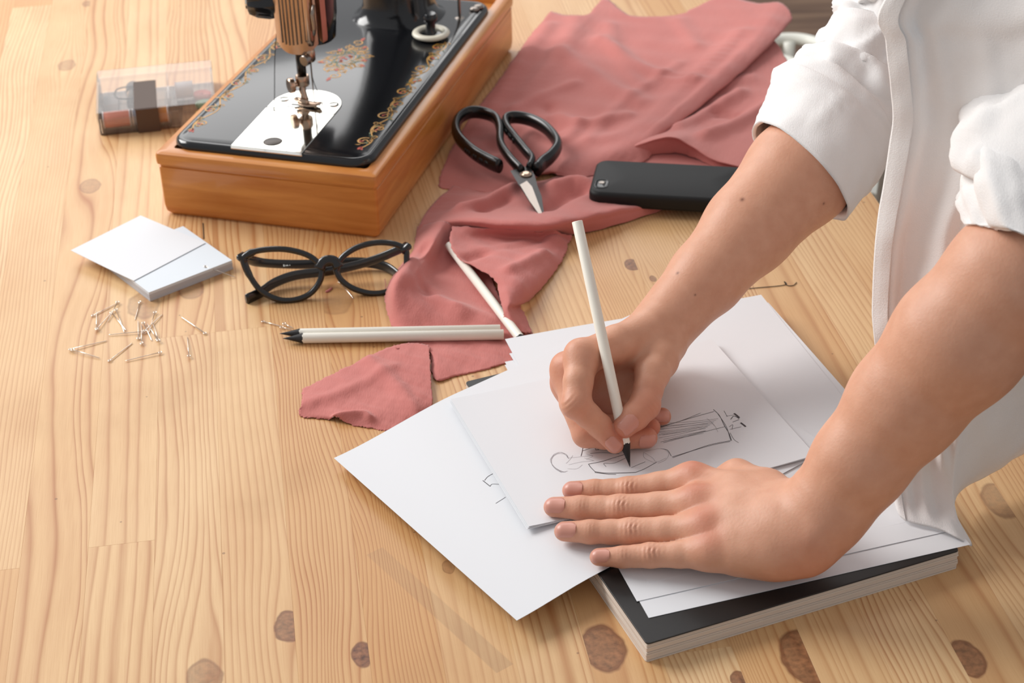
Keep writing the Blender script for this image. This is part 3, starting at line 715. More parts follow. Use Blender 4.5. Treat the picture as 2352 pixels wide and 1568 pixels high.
for i, (h, t_) in enumerate(PINS):
    hz = h[2] if len(h) > 2 else .9 + (i % 3) * .5; tz = t_[2] if len(t_) > 2 else .5 + (i % 2) * .4
    a, b_ = un(h[0], h[1], hz), un(t_[0], t_[1], tz)
    d = nrm(b_ - a); side = nrm(np.cross(A3(0, 0, 1), d))
    lab = PL.get(i, 'silver eye pin in the loose pile below the memo pad')
    pin = root('eye_pin', a * A3(1, 1, 0) + A3(0, 0, hz - .5), lab, 'pin', 'pins scattered on the table')
    tilt = nrm(side + A3(0, 0, .25 * math.sin(i * 2.3))); th = np.linspace(0, 2 * math.pi, 14, endpoint=False)
    up_ = np.cross(d, tilt)
    P = np.array([a + 1.15 * (math.cos(q) * d + math.sin(q) * tilt) for q in th])
    mk('eye', tube(P, .36, 6, closed=True, up=up_), 'pin_metal', pin, True)
    mk('shaft', tube([a + d * 1.3, a * .5 + b_ * .5 + A3(0, 0, .1), b_ - d * 1.5, b_], [.36, .36, .34, .08], 6), 'pin_metal', pin, True)

# ------------------------------------------------------------------ pencils
def pencil(tip, end, label, r=3.55, cone=15.0, hexa=False):
    tip, end = np.asarray(tip, float), np.asarray(end, float); d = nrm(end - tip); Lg = np.linalg.norm(end - tip)
    p = root('pencil', (tip if tip[2] < end[2] else end) - A3(0, 0, 0), label, 'pencil', 'white pencils')
    n = 48; th = np.linspace(0, 2 * math.pi, n, endpoint=False)
    ref = A3(0, 0, 1) if abs(d[2]) < .9 else A3(1, 0, 0); a = nrm(np.cross(d, ref)); b_ = np.cross(d, a)
    circ = lambda h, rr_: tip + np.outer(np.broadcast_to(h, n), d) + np.broadcast_to(rr_, n)[:, None] * (np.outer(np.cos(th), a) + np.outer(np.sin(th), b_))
    scal = cone + .8 * np.abs(np.sin(3 * th)) + .25 * np.sin(17 * th)
    bd_ = loft([circ(scal, r), circ(Lg - .3, r), circ(Lg, r - .3)], True, False, True)
    mk('painted_barrel', bd_, 'pencil_white', p, True, auto=50)
    mk('sharpened_tip', loft([circ(3.0, .75), circ(scal + .05, r - .02)], True, False, False), 'pencil_black', p, True, label='black sharpened wood cone')
    mk('lead', loft([circ(0, .12), circ(1.5, .5), circ(3.2, .85)], True, True, False), 'pencil_lead', p, True)
    return p
pencil(un(642, 766, 4.2), un(1149, 756, 6.2), 'upper of two white pencils lying side by side on the table', r=3.6)
pencil(un(649, 777, 4.2), un(1157, 768, 6.2), 'lower of two white pencils lying side by side on the table', r=3.9)
PTIP, PEND = un(1447, 1072, 18.2), un(1325.5, 508, 152)
pencil(PTIP, PEND, 'white pencil held upright in the drawing hand')
e0, e1 = un(1038, 572, 9.0), un(1188, 768, 7.0)
pencil(e1 + nrm(e1 - e0) * 21, e1 + nrm(e1 - e0) * 21 - nrm(e1 - e0) * 166, 'white pencil lying half under the rose cloth')

# ------------------------------------------------------------------ glasses
def glasses():
    g = root('eyeglasses', un(742, 640, 0), 'cat-eye eyeglasses with black frame, folded, lying by the machine base', 'eyeglasses')
    bl, tl = un(642, 690, 3.2), None
    ex = nrm(un(890, 640, 15) - un(640, 660, 15)); ex = nrm(ex * A3(1, 1, 0))
    # frame plane leans back on its folded temples
    back = np.cross(A3(0, 0, 1), ex); ey = nrm(back * .50 + A3(0, 0, .86)); ez = nrm(np.cross(ex, ey))   # ez towards the camera
    def rim_px(pts): return crom(np.array(pts + [pts[0]], float), 49)[:-1]
    def on_plane(q, off=0.0):
        # intersect pixel ray with the frame plane
        o = un(742, 640, 14) + ez * off
        d = FWD + (q[0] - IMG_W / 2) / CAM_F * RGT - (q[1] - IMG_H / 2) / CAM_F * UPV
        return CPOS + ((o - CPOS) @ ez) / (d @ ez) * d
    left = [(557, 592), (590, 576), (650, 572), (705, 585), (735, 610), (737, 640), (715, 672), (680, 688), (640, 688), (600, 668), (573, 632)]
    right = [(772, 622), (785, 592), (820, 568), (865, 557), (905, 560), (930, 572), (934, 590), (930, 630), (905, 663), (860, 674), (815, 664), (785, 644)]
    for i, pts in enumerate((left, right)):
        P = np.array([on_plane(q) for q in rim_px(pts)])
        rad = np.full(len(P), 2.7)
        if i == 0: rad[:4] += .9; rad[-4:] += .6
        c = P.mean(0)
        mk('rim', tube(P, rad, 10, closed=True, up=ez, ell=(1.05, .9)), 'frame_black', g, True)
        inner = c + (P - c) * .95
        V = np.concatenate([[c + ez * 1.0], c + (inner - c) * .5 + ez * .8, inner]); n = len(P)
        F = [(0, 1 + j, 1 + (j + 1) % n) for j in range(n)] + [(1 + j, 1 + n + j, 1 + n + (j + 1) % n, 1 + (j + 1) % n) for j in range(n)]
        mk('lens', (V, F), 'lens', g, True)
    br = np.array([on_plane(q, 1.0) for q in crom([(733, 618), (742, 602), (757, 597), (770, 601), (778, 615)], 14)])
    mk('bridge', tube(br, [3.0] * 2 + [2.8] * 10 + [3.0] * 2, 10, up=ez, ell=(1, 1.5)), 'frame_black', g, True)
    for q in ((552, 590), (937, 566)):
        P = [on_plane((q[0] + (14 if q[0] < 700 else -16), q[1] + 12)), on_plane(q), on_plane((q[0] + (3 if q[0] < 700 else -3), q[1] - 2), -5)]
        mk('end_piece', tube(P, [3.2, 3.6, 3.0], 10, ell=(1.2, .9), up=ez), 'frame_black', g, True)
    # temples fold behind the front, crossing
    h0 = on_plane((554, 588), -5); h1 = on_plane((934, 566), -5)
    t0 = crom([h0, un(600, 603, 14), un(700, 607, 10), un(820, 602, 7), un(885, 612, 5), un(925, 640, 4)], 30)
    t1 = crom([h1, un(850, 600, 16), un(760, 622, 11), un(680, 632, 9), un(630, 650, 6), un(598, 672, 4.2), un(566, 688, 3.6)], 34)
    tm = mk('temple', tube(t0, np.linspace(2.2, 3.0, 30), 8, up=(0, 0, 1), ell=(1.7, .7)), 'frame_black', g, True)
    mk('temple', tube(t1, np.linspace(2.2, 3.0, 34), 8, up=(0, 0, 1), ell=(1.7, .7)), 'frame_black', g, True)
    gs = []
    for a_, b2_ in (((651, 607.5), (652, 612)), ((651, 607.5), (654, 608.5)), ((652, 610), (655, 611)), ((657, 608), (658, 611)), ((660, 608), (661.5, 610.5)), ((665.5, 608), (666, 610))):
        gs.append(ribbon([un(*a_, 14.5), un(*b2_, 14.5)], .45, TOCAM_))
    mk('temple_print', join(*gs), 'print_white', g)
    return g
TOCAM_ = -FWD
glasses()

# ------------------------------------------------------------------ scissors
def scissors():
    Z = 17.0
    s = root('scissors', un(1208, 400, 8), 'black handled tailor scissors lying on the rose cloth', 'scissors')
    W3 = lambda x, y, z: un(x, y, z)
    piv = W3(1208, 400, Z + 3)
    def blade(pts, z0, z1, m, name):
        lo = np.array([W3(x, y, zz + z0 - Z) for x, y, zz in pts]); hi = np.array([W3(x, y, zz + z1 - Z) for x, y, zz in pts])
        return mk(name, loft([lo, hi], True, True, True), m, s)
    # upper blade: bright ground face with a dark back edge
    blade([(1172, 392, 17), (1215, 380, 17), (1228, 402, 17), (1236, 432, 16.5), (1250, 505, 15), (1244, 503, 15), (1215, 462, 16), (1192, 425, 17)], Z, Z + 1.6, 'blade_dark', 'blade')
    blade([(1194, 424, 17), (1210, 415, 17), (1222, 428, 16.7), (1249, 500, 15.1), (1246, 503, 15), (1216, 461, 16)], Z + 1.6, Z + 2.4, 'steel', 'ground_face')
    blade([(1178, 388, 14), (1190, 380, 14), (1228, 410, 14), (1244, 450, 13.6), (1251, 500, 13), (1246, 498, 13), (1200, 430, 14)], Z - 2.2, Z - .4, 'blade_dark', 'blade')
    sc2 = mk('pivot_screw', lathe(W3(1208, 401, Z + 1.6), (0, 0, 1), [(5.4, 0), (5.4, .8), (4.4, 1.2), (3.6, .9), (3.2, 1.2), (2.6, 2.0), (.1, 2.1)], 24), 'old_chrome', s, True, auto=40, label='brass coloured pivot screw')
    hl = crom([W3(*q) for q in ((1198, 392, 18), (1170, 362, 20), (1150, 330, 21), (1148, 296, 22), (1138, 272, 22), (1112, 260, 22), (1080, 258, 22), (1055, 272, 21), (1047, 296, 20), (1058, 322, 19), (1088, 350, 18), (1122, 370, 17), (1148, 382, 17))], 90)
    hr = crom([W3(*q) for q in ((1216, 386, 18), (1222, 366, 19), (1206, 345, 20), (1182, 316, 21), (1164, 292, 21), (1163, 274, 22), (1185, 269, 22), (1220, 276, 22), (1252, 293, 22), (1275, 318, 21), (1280, 338, 20), (1265, 360, 19), (1245, 376, 18), (1234, 390, 18))], 90)
    for P in (hl, hr):
        n = len(P); rad = np.interp(np.linspace(0, 1, n), [0, .12, .4, .75, .97, 1], [3.6, 3.6, 4.2, 4.6, 5.0, 4.6])
        h = mk('handle', tube(P, rad, 14, up=(0, 0, 1), ell=(1.45, .92)), 'scissor_plastic', s, True)
        T, N, B = frames(P)
        for k in range(9):
            i = int(n * (.80 + .016 * k)) if P is hl else int(n * (.22 + .016 * k))
            sd = nrm(np.cross(A3(0, 0, 1), T[i])); sd = sd if sd @ FWD < 0 else -sd
            q = P[i] + sd * rad[i] * .86
            mk('grip_rib', tube([q - A3(0, 0, 2.2), q + A3(0, 0, 2.2)], 1.0, 6), 'scissor_plastic', h, True)
scissors()

# ------------------------------------------------------------------ phone
def phone():
    zb = 7.0
    a, b_, d = un(1361, 453, zb + 14), un(1700, 474, zb + 13), un(1361, 353, zb + 14)
    ex = nrm((b_ - a) * A3(1, 1, 0)); ey = np.cross(A3(0, 0, 1), ex)
    Wd, Hd = 129.0, 64.0
    mid = (a + d) / 2 + ex * Wd / 2
    o = A3(mid[0], mid[1], zb)
    tilt = nrm(A3(0, 0, 1) + ey * -.0)
    T = frame2(o, ex, ey, A3(0, 0, 1))
    p = root('smartphone', o, 'smartphone in a black rubber case lying face down on the cloth edge', 'smartphone')
    rr = lambda ins, z, r: T(lift(rrect(Wd - 2 * ins, Hd - 2 * ins, r, 8), z))
    R = [rr(2.5, 0, 8), rr(.6, 1.2, 9.5), rr(0, 3, 10), rr(0, 10, 10), rr(.5, 12, 9.5), rr(1.6, 13.2, 9), rr(3.5, 13.8, 8), rr(30.9, 14, .5)]
    mk('case', loft(R, True, True, True), 'phone_rubber', p, True)
    hx, hy = -Wd / 2 + 9.5, -Hd / 2 + 17
    ring = lambda ins, z: T(lift(rrect(10 - 2 * ins, 15 - 2 * ins, 4.2 - ins * .8, 6, hx, hy), z))
    mk('camera_opening', loft([ring(-1.2, 13.6), ring(-.6, 14.3), ring(0, 14.3), ring(.5, 13.9), ring(2.0, 13.85)], True, False, True), 'phone_hole', p, True)
    mk('camera_lens', lathe(T([(hx, hy + 2.5, 13.8)])[0], (0, 0, 1), [(2.8, 0), (2.6, .4), (1.8, .3), (.1, .4)], 18), 'steel', p, True)
phone()

# ------------------------------------------------------------------ book and sheets
BX, BY, BYAW, BT, BL_, BW_ = 72.098, 751.131, 0.36628, 14.21, 296.8, 211.6
TB = frame2(A3(BX, BY, 0), A3(math.cos(BYAW), math.sin(BYAW), 0), A3(-math.sin(BYAW), math.cos(BYAW), 0), A3(0, 0, 1))
book = root('sketchbook', TB([(BW_ / 2, BL_ / 2, 0)])[0], 'thick sketchbook with black cover lying under the loose sheets', 'book')
random.seed(9)
zz = 1.0; k = 0
while zz < BT - 1.4:
    t_ = random.choice((1.2, 1.7, 2.1, 2.6)); t_ = min(t_, BT - 1.2 - zz); i = random.uniform(0, .7)
    mk('page_block', slab(TB, BW_ - 2 * i, BL_ - 2 * i, zz, zz + t_ - .12, .6, .25, BW_ / 2, BL_ / 2), 'book_pages', book); zz += t_; k += 1
mk('back_cover', slab(TB, BW_, BL_, 0, .9, 2, .2, BW_ / 2, BL_ / 2), 'book_pages', book)
mk('front_cover', slab(TB, BW_ - .4, BL_ - .4, BT - 1.1, BT, 2.5, .3, BW_ / 2, BL_ / 2), 'book_cover', book, label='matt black front cover')

def sheet(name, p0, p1, length, z, thick, label, zs=(0, 0, 0, 0), side=1, bend=None, n=14, mt='paper'):
    """rectangular sheet: p0,p1 = pixels of one edge at height z, extended by length to its left (side=1)"""
    a, b_ = un(*p0, z + zs[0]), un(*p1, z + zs[1]); e = nrm((b_ - a) * A3(1, 1, 0)); f = np.cross(A3(0, 0, 1), e) * side
    c = [a, b_, b_ + f * length, a + f * length]
    c[2] = c[2] * A3(1, 1, 0) + A3(0, 0, z + zs[2]); c[3] = c[3] * A3(1, 1, 0) + A3(0, 0, z + zs[3])
    return quad_slab(name, c, thick, mt, bend=bend or (lambda u, w: 0 * u), n=n, label=label, cat='paper sheet'), c
ZB = BT + .15
# two sheets right on the cover, under the resting hand
c1 = [un(1490, 1419, ZB), un(2196, 1258, ZB)]
e = nrm(c1[1] - c1[0]); f_ = np.cross(A3(0, 0, 1), e)
quad_slab('paper_sheet', [c1[0], c1[0] + e * 210, c1[0] + e * 210 + f_ * 290, c1[0] + f_ * 290], .2, 'paper', bend=lambda u, w: 0 * u, label='lowest white sheet on the black sketchbook cover', cat='paper sheet')
c2 = un(1463, 1381, ZB + .4); e2 = nrm(un(2170, 1222, ZB + .4) - c2); f2 = np.cross(A3(0, 0, 1), e2)
quad_slab('paper_sheet', [c2, c2 + e2 * 208, c2 + e2 * 208 + f2 * 270, c2 + f2 * 270], .2, 'paper', bend=lambda u, w: .2 * np.sin(3 * u), label='white sheet second from the sketchbook cover, under the flat hand', cat='paper sheet')
# upper right sheets (two, slightly offset)
def rect_from(pa, pb, za, zb, length, side):
    a, b_ = un(*pa, za), un(*pb, zb); e = nrm((b_ - a) * A3(1, 1, 0)); f = np.cross(A3(0, 0, 1), e) * side
    return a, b_, e, f
a, b_, e, f = rect_from((1170, 812), (1740, 700), 14.9, 14.9, 0, 1)
quad_slab('paper_sheet', [a - f * 270, a - f * 270 + e * 205, a + e * 205, a], .2, 'paper', bend=lambda u, w: 0 * u, label='sheet peeping out left beneath the upper right sheet', cat='paper sheet')
a, b_, e, f = rect_from((1160, 779), (1748, 677), 15.4, 15.4, 0, 1)
wid = float(np.linalg.norm((b_ - a) * A3(1, 1, 0)))
quad_slab('paper_sheet', [a - f * 240, a - f * 240 + e * wid, a + e * wid, a], .2, 'paper', bend=lambda u, w: .5 * np.sin(2 * math.pi * u) * w, label='large white sheet reaching furthest to the upper right', cat='paper sheet')
# left sheet, sticking out over the table
a, b_ = un(767, 1052, 7), un(1187, 1425, 12.5)
e = nrm((b_ - a) * A3(1, 1, 0)); f = np.cross(A3(0, 0, 1), e)
lw = float(np.linalg.norm((b_ - a) * A3(1, 1, 0)))
ft_ = nrm((un(1180, 842, 16.5) - a) * A3(1, 1, 0))
a2, b2 = a + ft_ * 262, b_ + ft_ * 262; a2[2] = 16.6; b2[2] = 16.6
def left_bend(u, w):
    sm = lambda t: t * t * (3 - 2 * t)
    za = 7 + 8.5 * sm(np.clip(w / .40, 0, 1)) + 1.1 * np.clip((w - .4) / .6, 0, 1); zb = 12.5 + 3.0 * sm(np.clip(w / .22, 0, 1)) + 1.1 * np.clip((w - .22) / .78, 0, 1)
    return (1 - u) * (za - (7 + 9.6 * w)) + u * (zb - (12.5 + 4.1 * w))
left_sheet = quad_slab('paper_sheet', [a, b_, b2, a2], .2, 'paper', bend=left_bend, n=30, label='white sheet sticking out left over the bare table', cat='paper sheet')
left_a, left_e, left_f, left_w = a.copy(), e.copy(), ft_.copy(), lw
# drawing pad (several sheets) in use
da, db = un(1210, 1216, 17.4), un(1871, 1050, 17.4)
de = nrm((db - da) * A3(1, 1, 0)); df = np.cross(A3(0, 0, 1), de); DWd = float(np.linalg.norm(db - da))
TDw = frame2(da * A3(1, 1, 0), de, df, A3(0, 0, 1))
def draw_bend(u, w): return 2.4 * np.clip(u, 0, 1) ** 5 + 1.3 * np.clip(1 - u, 0, 1) ** 10 + .8 * np.clip(w, 0, 1) ** 6
dpad = root('drawing_sheets', TDw([(DWd / 2, 76, 16.8)])[0], 'small stack of sheets with a pencil fashion sketch, under the drawing hand', 'drawing')
for k in range(3):
    c = TDw([(0 + .8 * k, .5 * k, 0), (DWd, -.4 * k, 0), (DWd - .5 * k, 152, 0), (k * .6, 152, 0)]); c[:, 2] = 16.9 + .22 * k
    quad_slab('sheet', list(c), .2, 'paper', dpad, bend=lambda u, w, k=k: draw_bend(u, w) * (.5 + .25 * k), n=28)
PZ = 17.6
def on_pad(x, y):
    z = PZ
    for it in range(4):
        q = un(x, y, z) - da * A3(1, 1, 0); z = PZ + .1 + float(draw_bend((q @ de) / DWd, (q @ df) / 152))
    return un(x, y, z)
def strokes(name, S, m, parent, z=PZ + .05):
    gs = []
    for w, pts in S:
        P = np.array([on_pad(x, y) for x, y in pts])
        P = crom(P, len(P) * 5)
        gs.append(ribbon(P, w * .85, (0, 0, 1)))
    return mk(name, join(*gs), m, parent)
c7 = lambda L_: [(1040 + x / 3.2667, 880 + y / 3.2667) for x, y in L_]     # coordinates read off an enlarged view
dark = [(.42, c7([(975, 470), (972, 505), (962, 545)])), (.36, c7([(975, 505), (1060, 480), (1075, 500), (1110, 478), (1090, 500)])), (.3, c7([(1000, 478), (1100, 470), (1210, 470)])),
        (.36, c7([(1030, 525), (1120, 520), (1250, 527)])), (.4, c7([(1018, 605), (1120, 585), (1200, 560), (1300, 530)])), (.45, c7([(1018, 605), (1035, 630), (1070, 665)])),
        (.55, c7([(1065, 662), (1140, 672), (1250, 672), (1370, 668)])), (.4, c7([(1065, 668), (1160, 680), (1225, 682)])), (.4, c7([(1370, 668), (1440, 640), (1530, 590)])),
        (.3, c7([(1150, 625), (1135, 600), (1210, 598), (1300, 558)])), (.3, c7([(1340, 632), (1390, 610), (1445, 588)])), (.25, c7([(1350, 490), (1410, 485)])),
        (.4, c7([(1645, 552), (1780, 510), (1930, 460), (2090, 428)])), (.34, c7([(1650, 558), (1800, 505), (1950, 462), (2080, 436)])), (.34, c7([(1640, 545), (1610, 500), (1560, 490)])),
        (.45, c7([(1955, 195), (2000, 240), (2040, 320), (2070, 370), (2092, 428)])), (.34, c7([(1990, 230), (2050, 320), (2085, 425)])), (.34, c7([(1540, 328), (1700, 285), (1860, 222)])), (.42, c7([(1540, 335), (1750, 270), (1960, 210)])),
        (.34, c7([(1580, 445), (1750, 400), (1900, 360), (2040, 325)])), (.3, c7([(1560, 440), (1780, 385), (1900, 355)])),
        (.3, c7([(2080, 370), (2110, 420), (2145, 445)])), (1.6, c7([(2110, 225), (2130, 240), (2150, 258)])), (1.5, c7([(2160, 295), (2180, 310), (2198, 325)])), (.5, c7([(2085, 270), (2110, 245), (2150, 265)])), (.4, c7([(2100, 290), (2130, 278), (2148, 272)])), (.3, c7([(2050, 245), (2105, 238)])), (.3, c7([(2035, 205), (2060, 250)])), (.3, c7([(2075, 325), (2100, 310), (2095, 345)])), (.3, c7([(2080, 345), (2165, 325)]))]
dark += [(.22, c7([(1930 - 40 * k * .2, 262 + 18 * k + 4), (1540 + 8 * k, 300 + 22 * k + 10 * (k % 2))])) for k in range(1, 7)]
dark += [(.22, c7([(1545, 300 + 22 * k), (1750, 290 + 16 * k), (1990 - 15 * k, 265 + 12 * k)])) for k in range(6)]
light = []
rn = random.Random(3)
for k in range(6):
    j = lambda: rn.uniform(-7, 7)
    light.append((.13, c7([(865 + j(), 560 + j()), (845 + j(), 530 + j()), (800 + j(), 522 + j()), (755 + j(), 540 + j()), (735 + j(), 585 + j()), (760 + j(), 630 + j()), (815 + j(), 662 + j())])))
light += [(.3, c7([(760, 630), (815, 664), (860, 658)])), (.26, c7([(800, 655), (845, 665)])), (.2, c7([(865, 560), (960, 550), (1050, 540)])), (.2, c7([(870, 610), (960, 590), (1060, 580)])), (.2, c7([(860, 640), (930, 640), (972, 610)])), (.2, c7([(850, 600), (880, 570), (900, 540)])),
          (.2, c7([(1430, 515), (1500, 560), (1530, 590), (1600, 560)])), (.2, c7([(1440, 510), (1560, 490), (1620, 520), (1600, 570), (1540, 600)])), (.2, c7([(1430, 520), (1440, 560), (1520, 600)])), (.18, c7([(1000, 530), (1050, 545), (1000, 570)])), (.18, c7([(985, 560), (1060, 580)])),
          (.2, c7([(1905, 260), (1960, 310), (1990, 365)])), (.2, c7([(1930, 280), (1975, 330)])), (.2, c7([(980, 460), (1060, 470)]))]
strokes('pencil_sketch', dark, 'graphite', dpad); strokes('faint_sketch_lines', light, 'graphite_light', dpad)
# corner of another sketch on the left sheet
def on_left(q):
    z = 15.5
    for it in range(5):
        r = un(q[0], q[1], z) - left_a; r[2] = 0; M2 = np.array([[1, left_e @ left_f], [left_e @ left_f, 1]])
        ue, wf = np.linalg.solve(M2, [r @ left_e, r @ left_f]); u, w = ue / left_w, wf / 262
        z = (1 - u) * (7 + 9.6 * w) + u * (12.5 + 4.1 * w) + float(left_bend(u, w)) + .32
    return un(q[0], q[1], z)
gs = []
for w, pts in ((.5, c7([(225, 728), (280, 772)])), (.35, c7([(238, 728), (262, 700), (302, 676)])), (.3, c7([(280, 772), (295, 756), (346, 757)])), (.3, c7([(322, 900), (360, 876), (396, 853)]))):
    P = np.array([on_left(q) for q in pts]); P = crom(P, 12); gs.append(ribbon(P, w, (0, 0, 1)))
mk('pencil_sketch', join(*gs), 'graphite', left_sheet)
# loose threads and a pencil scribble
mk('loose_thread', tube(crom([un(*q, .4) for q in ((466, 512), (467, 530), (468, 548))], 12), .35, 5), 'thread_black', smooth=True, label='short dark thread by the machine base corner', cat='thread')
mk('loose_thread', tube(crom([un(*q, .5) for q in ((1700, 664), (1745, 660), (1790, 656), (1806, 652), (1801, 646), (1808, 655), (1822, 655), (1830, 648))], 40), .3, 5), 'thread_black', smooth=True, label='thin dark thread on the table by the forearm', cat='thread')
mk('lint', tube(crom([un(*q, .6) for q in ((748, 670), (755, 667), (763, 660))], 8), [.5, .9, 1, 1, 1, .9, .8, .4], 6), 'thread_rose', smooth=True, label='tiny rose lint between the glasses and the pins', cat='lint')

# ------------------------------------------------------------------ white chair on the floor behind the table
def chair():
    zc = -292.0
    c = un(1803, 150, zc)
    top = un(1845, 78, zc); rt = un(1890, 92, zc)
    ch = root('tube_chair', A3(c[0] + 220, c[1] + 60, -742), 'white tubular chair standing behind the table', 'chair')
    ex = nrm((rt - top) * A3(1, 1, 0)); ey = nrm(np.cross(A3(0, 0, 1), ex))
    o = un(1806, 78, zc)
    T = frame2(A3(o[0], o[1], 0), ex, -ey, A3(0, 0, 1))
    Wd, Dp, r = 420, 400, 45
    pts = rrect(Wd, Dp, r, 8, Wd / 2, Dp / 2)
    mk('seat_ring', tube(T(lift(pts, zc)), 9, 12, closed=True, up=(0, 0, 1)), 'chair_white', ch, True)
    th = np.linspace(0, 1, 24)
    for k in range(7):
        y = 60 + 48 * k
        mk('seat_slat', slab(T, Wd - 30, 32, zc - 16, zc - 9, 3, 1, Wd / 2, y), 'chair_white', ch)
    for x, y in ((20, 20), (Wd - 20, 20), (20, Dp - 20), (Wd - 20, Dp - 20)):
        mk('leg', tube(T([(x, y, zc), (x, y, -742)]), 9, 12), 'chair_white', ch, True)
    arc_ = [(Wd, y, zc + 380 * math.sin(math.pi * min(1, max(0, (y - 20) / (Dp - 40))) ) ** .5) for y in np.linspace(20, Dp - 20, 24)]
    mk('backrest', tube(T(arc_), 9, 12), 'chair_white', ch, True)
chair()
# ------------------------------------------------------------------ rose cloth
def cloth_mat(name, c0, c1, weave, sheen=.25, trans=0.0):
    m = bpy.data.materials.new(name); m.use_nodes = True; nt = m.node_tree; L = nt.links.new; b = nt.nodes['Principled BSDF']
    tc = nt.nodes.new('ShaderNodeTexCoord')
    n = nt.nodes.new('ShaderNodeTexNoise'); n.inputs['Scale'].default_value = 14; n.inputs['Detail'].default_value = 4; L(tc.outputs['Object'], n.inputs['Vector'])
    mx = nt.nodes.new('ShaderNodeMix'); mx.data_type = 'RGBA'; mx.inputs[6].default_value = c0; mx.inputs[7].default_value = c1
    L(n.outputs[0], mx.inputs[0]); L(mx.outputs[2], b.inputs['Base Color'])
    b.inputs['Roughness'].default_value = .85; b.inputs['Sheen Weight'].default_value = sheen; b.inputs['Specular IOR Level'].default_value = .2
    mp = nt.nodes.new('ShaderNodeMapping'); mp.inputs['Scale'].default_value = (1, .25, 1); mp.inputs['Rotation'].default_value = (0, 0, .5); L(tc.outputs['Object'], mp.inputs[0])
    n2 = nt.nodes.new('ShaderNodeTexNoise'); n2.inputs['Scale'].default_value = weave; n2.inputs['Detail'].default_value = 2; L(mp.outputs[0], n2.inputs['Vector'])
    bp = nt.nodes.new('ShaderNodeBump'); bp.inputs['Strength'].default_value = .35; bp.inputs['Distance'].default_value = .0007
    L(n2.outputs[0], bp.inputs['Height']); L(bp.outputs[0], b.inputs['Normal'])
    MATS[name] = m
cloth_mat('rose_cloth', srgb(188, 108, 102), srgb(208, 130, 122), 900)
def dens(C, nu, nv):
    C = np.asarray(C, float); W3 = np.array([[un(*q) for q in r] for r in C])
    A = crom(W3, nu); B = np.swapaxes(crom(np.swapaxes(A, 0, 1), nv), 0, 1)
    return B
def patch(C, nu=60, nv=60, wr=.5, ws=17, seed=0, ridges=(), fine=.18, rag=0.0, zmin=.35):
    P = dens(C, nu, nv); R, Cc = P.shape[:2]
    add = wr * vnoise(P, ws, seed) + fine * vnoise(P, 4.5, seed + 3)
    for pts, amp, sig in ridges:
        Q = crom(np.array([un(x, y, 3) for x, y in pts]), 40)
        d = np.min(np.linalg.norm(P[:, :, None, :2] - Q[None, None, :, :2], axis=3), axis=2)
        add = add + 1.5 * amp * np.exp(-(d / sig) ** 2)
    P[..., 2] = np.maximum(P[..., 2] + add, zmin)
    if rag:
        rn_ = np.random.RandomState(int(seed * 10) + 1)
        for sl in ((0, slice(None)), (R - 1, slice(None)), (slice(None), 0), (slice(None), Cc - 1)):
            P[sl][:, :2] += rn_.normal(0, rag, P[sl][:, :2].shape)
    return P
def two_sided(P, t=.7):
    R, C = P.shape[:2]; F = grid_faces(R, C)
    du = np.gradient(P, axis=0); dv = np.gradient(P, axis=1); N = np.cross(dv, du); N /= np.linalg.norm(N, axis=2)[..., None] + 1e-9
    if N[..., 2].mean() < 0: N = -N; 
    top = P.reshape(-1, 3) + (N * 0).reshape(-1, 3); bot = (P - N * t).reshape(-1, 3); nb = R * C
    e1 = top[F[0][1]] - top[F[0][0]]; e2 = top[F[0][3]] - top[F[0][0]]
    FT = F if np.cross(e1, e2)[2] > 0 else [tuple(reversed(q)) for q in F]
    FB = [tuple(nb + i for i in reversed(q)) for q in FT]
    bd = list(range(C)) + [C * r + C - 1 for r in range(1, R)] + [C * (R - 1) + j for j in range(C - 2, -1, -1)] + [C * r for r in range(R - 2, 0, -1)]
    S = [(bd[i], bd[(i + 1) % len(bd)], nb + bd[(i + 1) % len(bd)], nb + bd[i]) for i in range(len(bd))]
    return np.concatenate([top, bot]), FT + FB + S
PA = [[(1265, 25, 2), (1340, 42, 3), (1390, -4, 4), (1450, 36, 4), (1560, 32, 4), (1650, -6, 6), (1740, 6, 10), (1795, 6, 14), (1820, 40, 11), (1800, 62, 3)],
      [(1210, 95, 2), (1290, 100, 6), (1370, 100, 4), (1450, 100, 3), (1550, 95, 4), (1640, 90, 6), (1705, 82, 10), (1752, 72, 15), (1781, 88, 11), (1765, 105, 3)],
      [(1150, 180, 2), (1240, 180, 5), (1330, 175, 7), (1420, 170, 4), (1520, 165, 4), (1600, 155, 6), (1662, 136, 10), (1705, 118, 15), (1730, 138, 10), (1712, 150, 3)],
      [(1092, 255, 2), (1180, 255, 4), (1280, 250, 5), (1380, 245, 6), (1470, 235, 4), (1545, 220, 6), (1600, 198, 9), (1642, 178, 14), (1666, 195, 9), (1650, 207, 3)],
      [(1047, 325, 2), (1130, 330, 4), (1225, 330, 4), (1320, 320, 5), (1400, 310, 5), (1475, 290, 6), (1528, 266, 9), (1566, 244, 12), (1589, 258, 8), (1575, 268, 3)],
      [(1012, 400, 2), (1090, 408, 3), (1170, 410, 4), (1245, 390, 6), (1320, 368, 9), (1392, 350, 11), (1445, 334, 11), (1488, 318, 11), (1508, 318, 8), (1500, 328, 3)],
      [(1008, 430, 1), (1085, 438, 2), (1165, 440, 3), (1252, 398, 4), (1318, 410, 5), (1378, 400, 4), (1430, 385, 3), (1478, 370, 3), (1500, 352, 2), (1500, 345, 2)]]
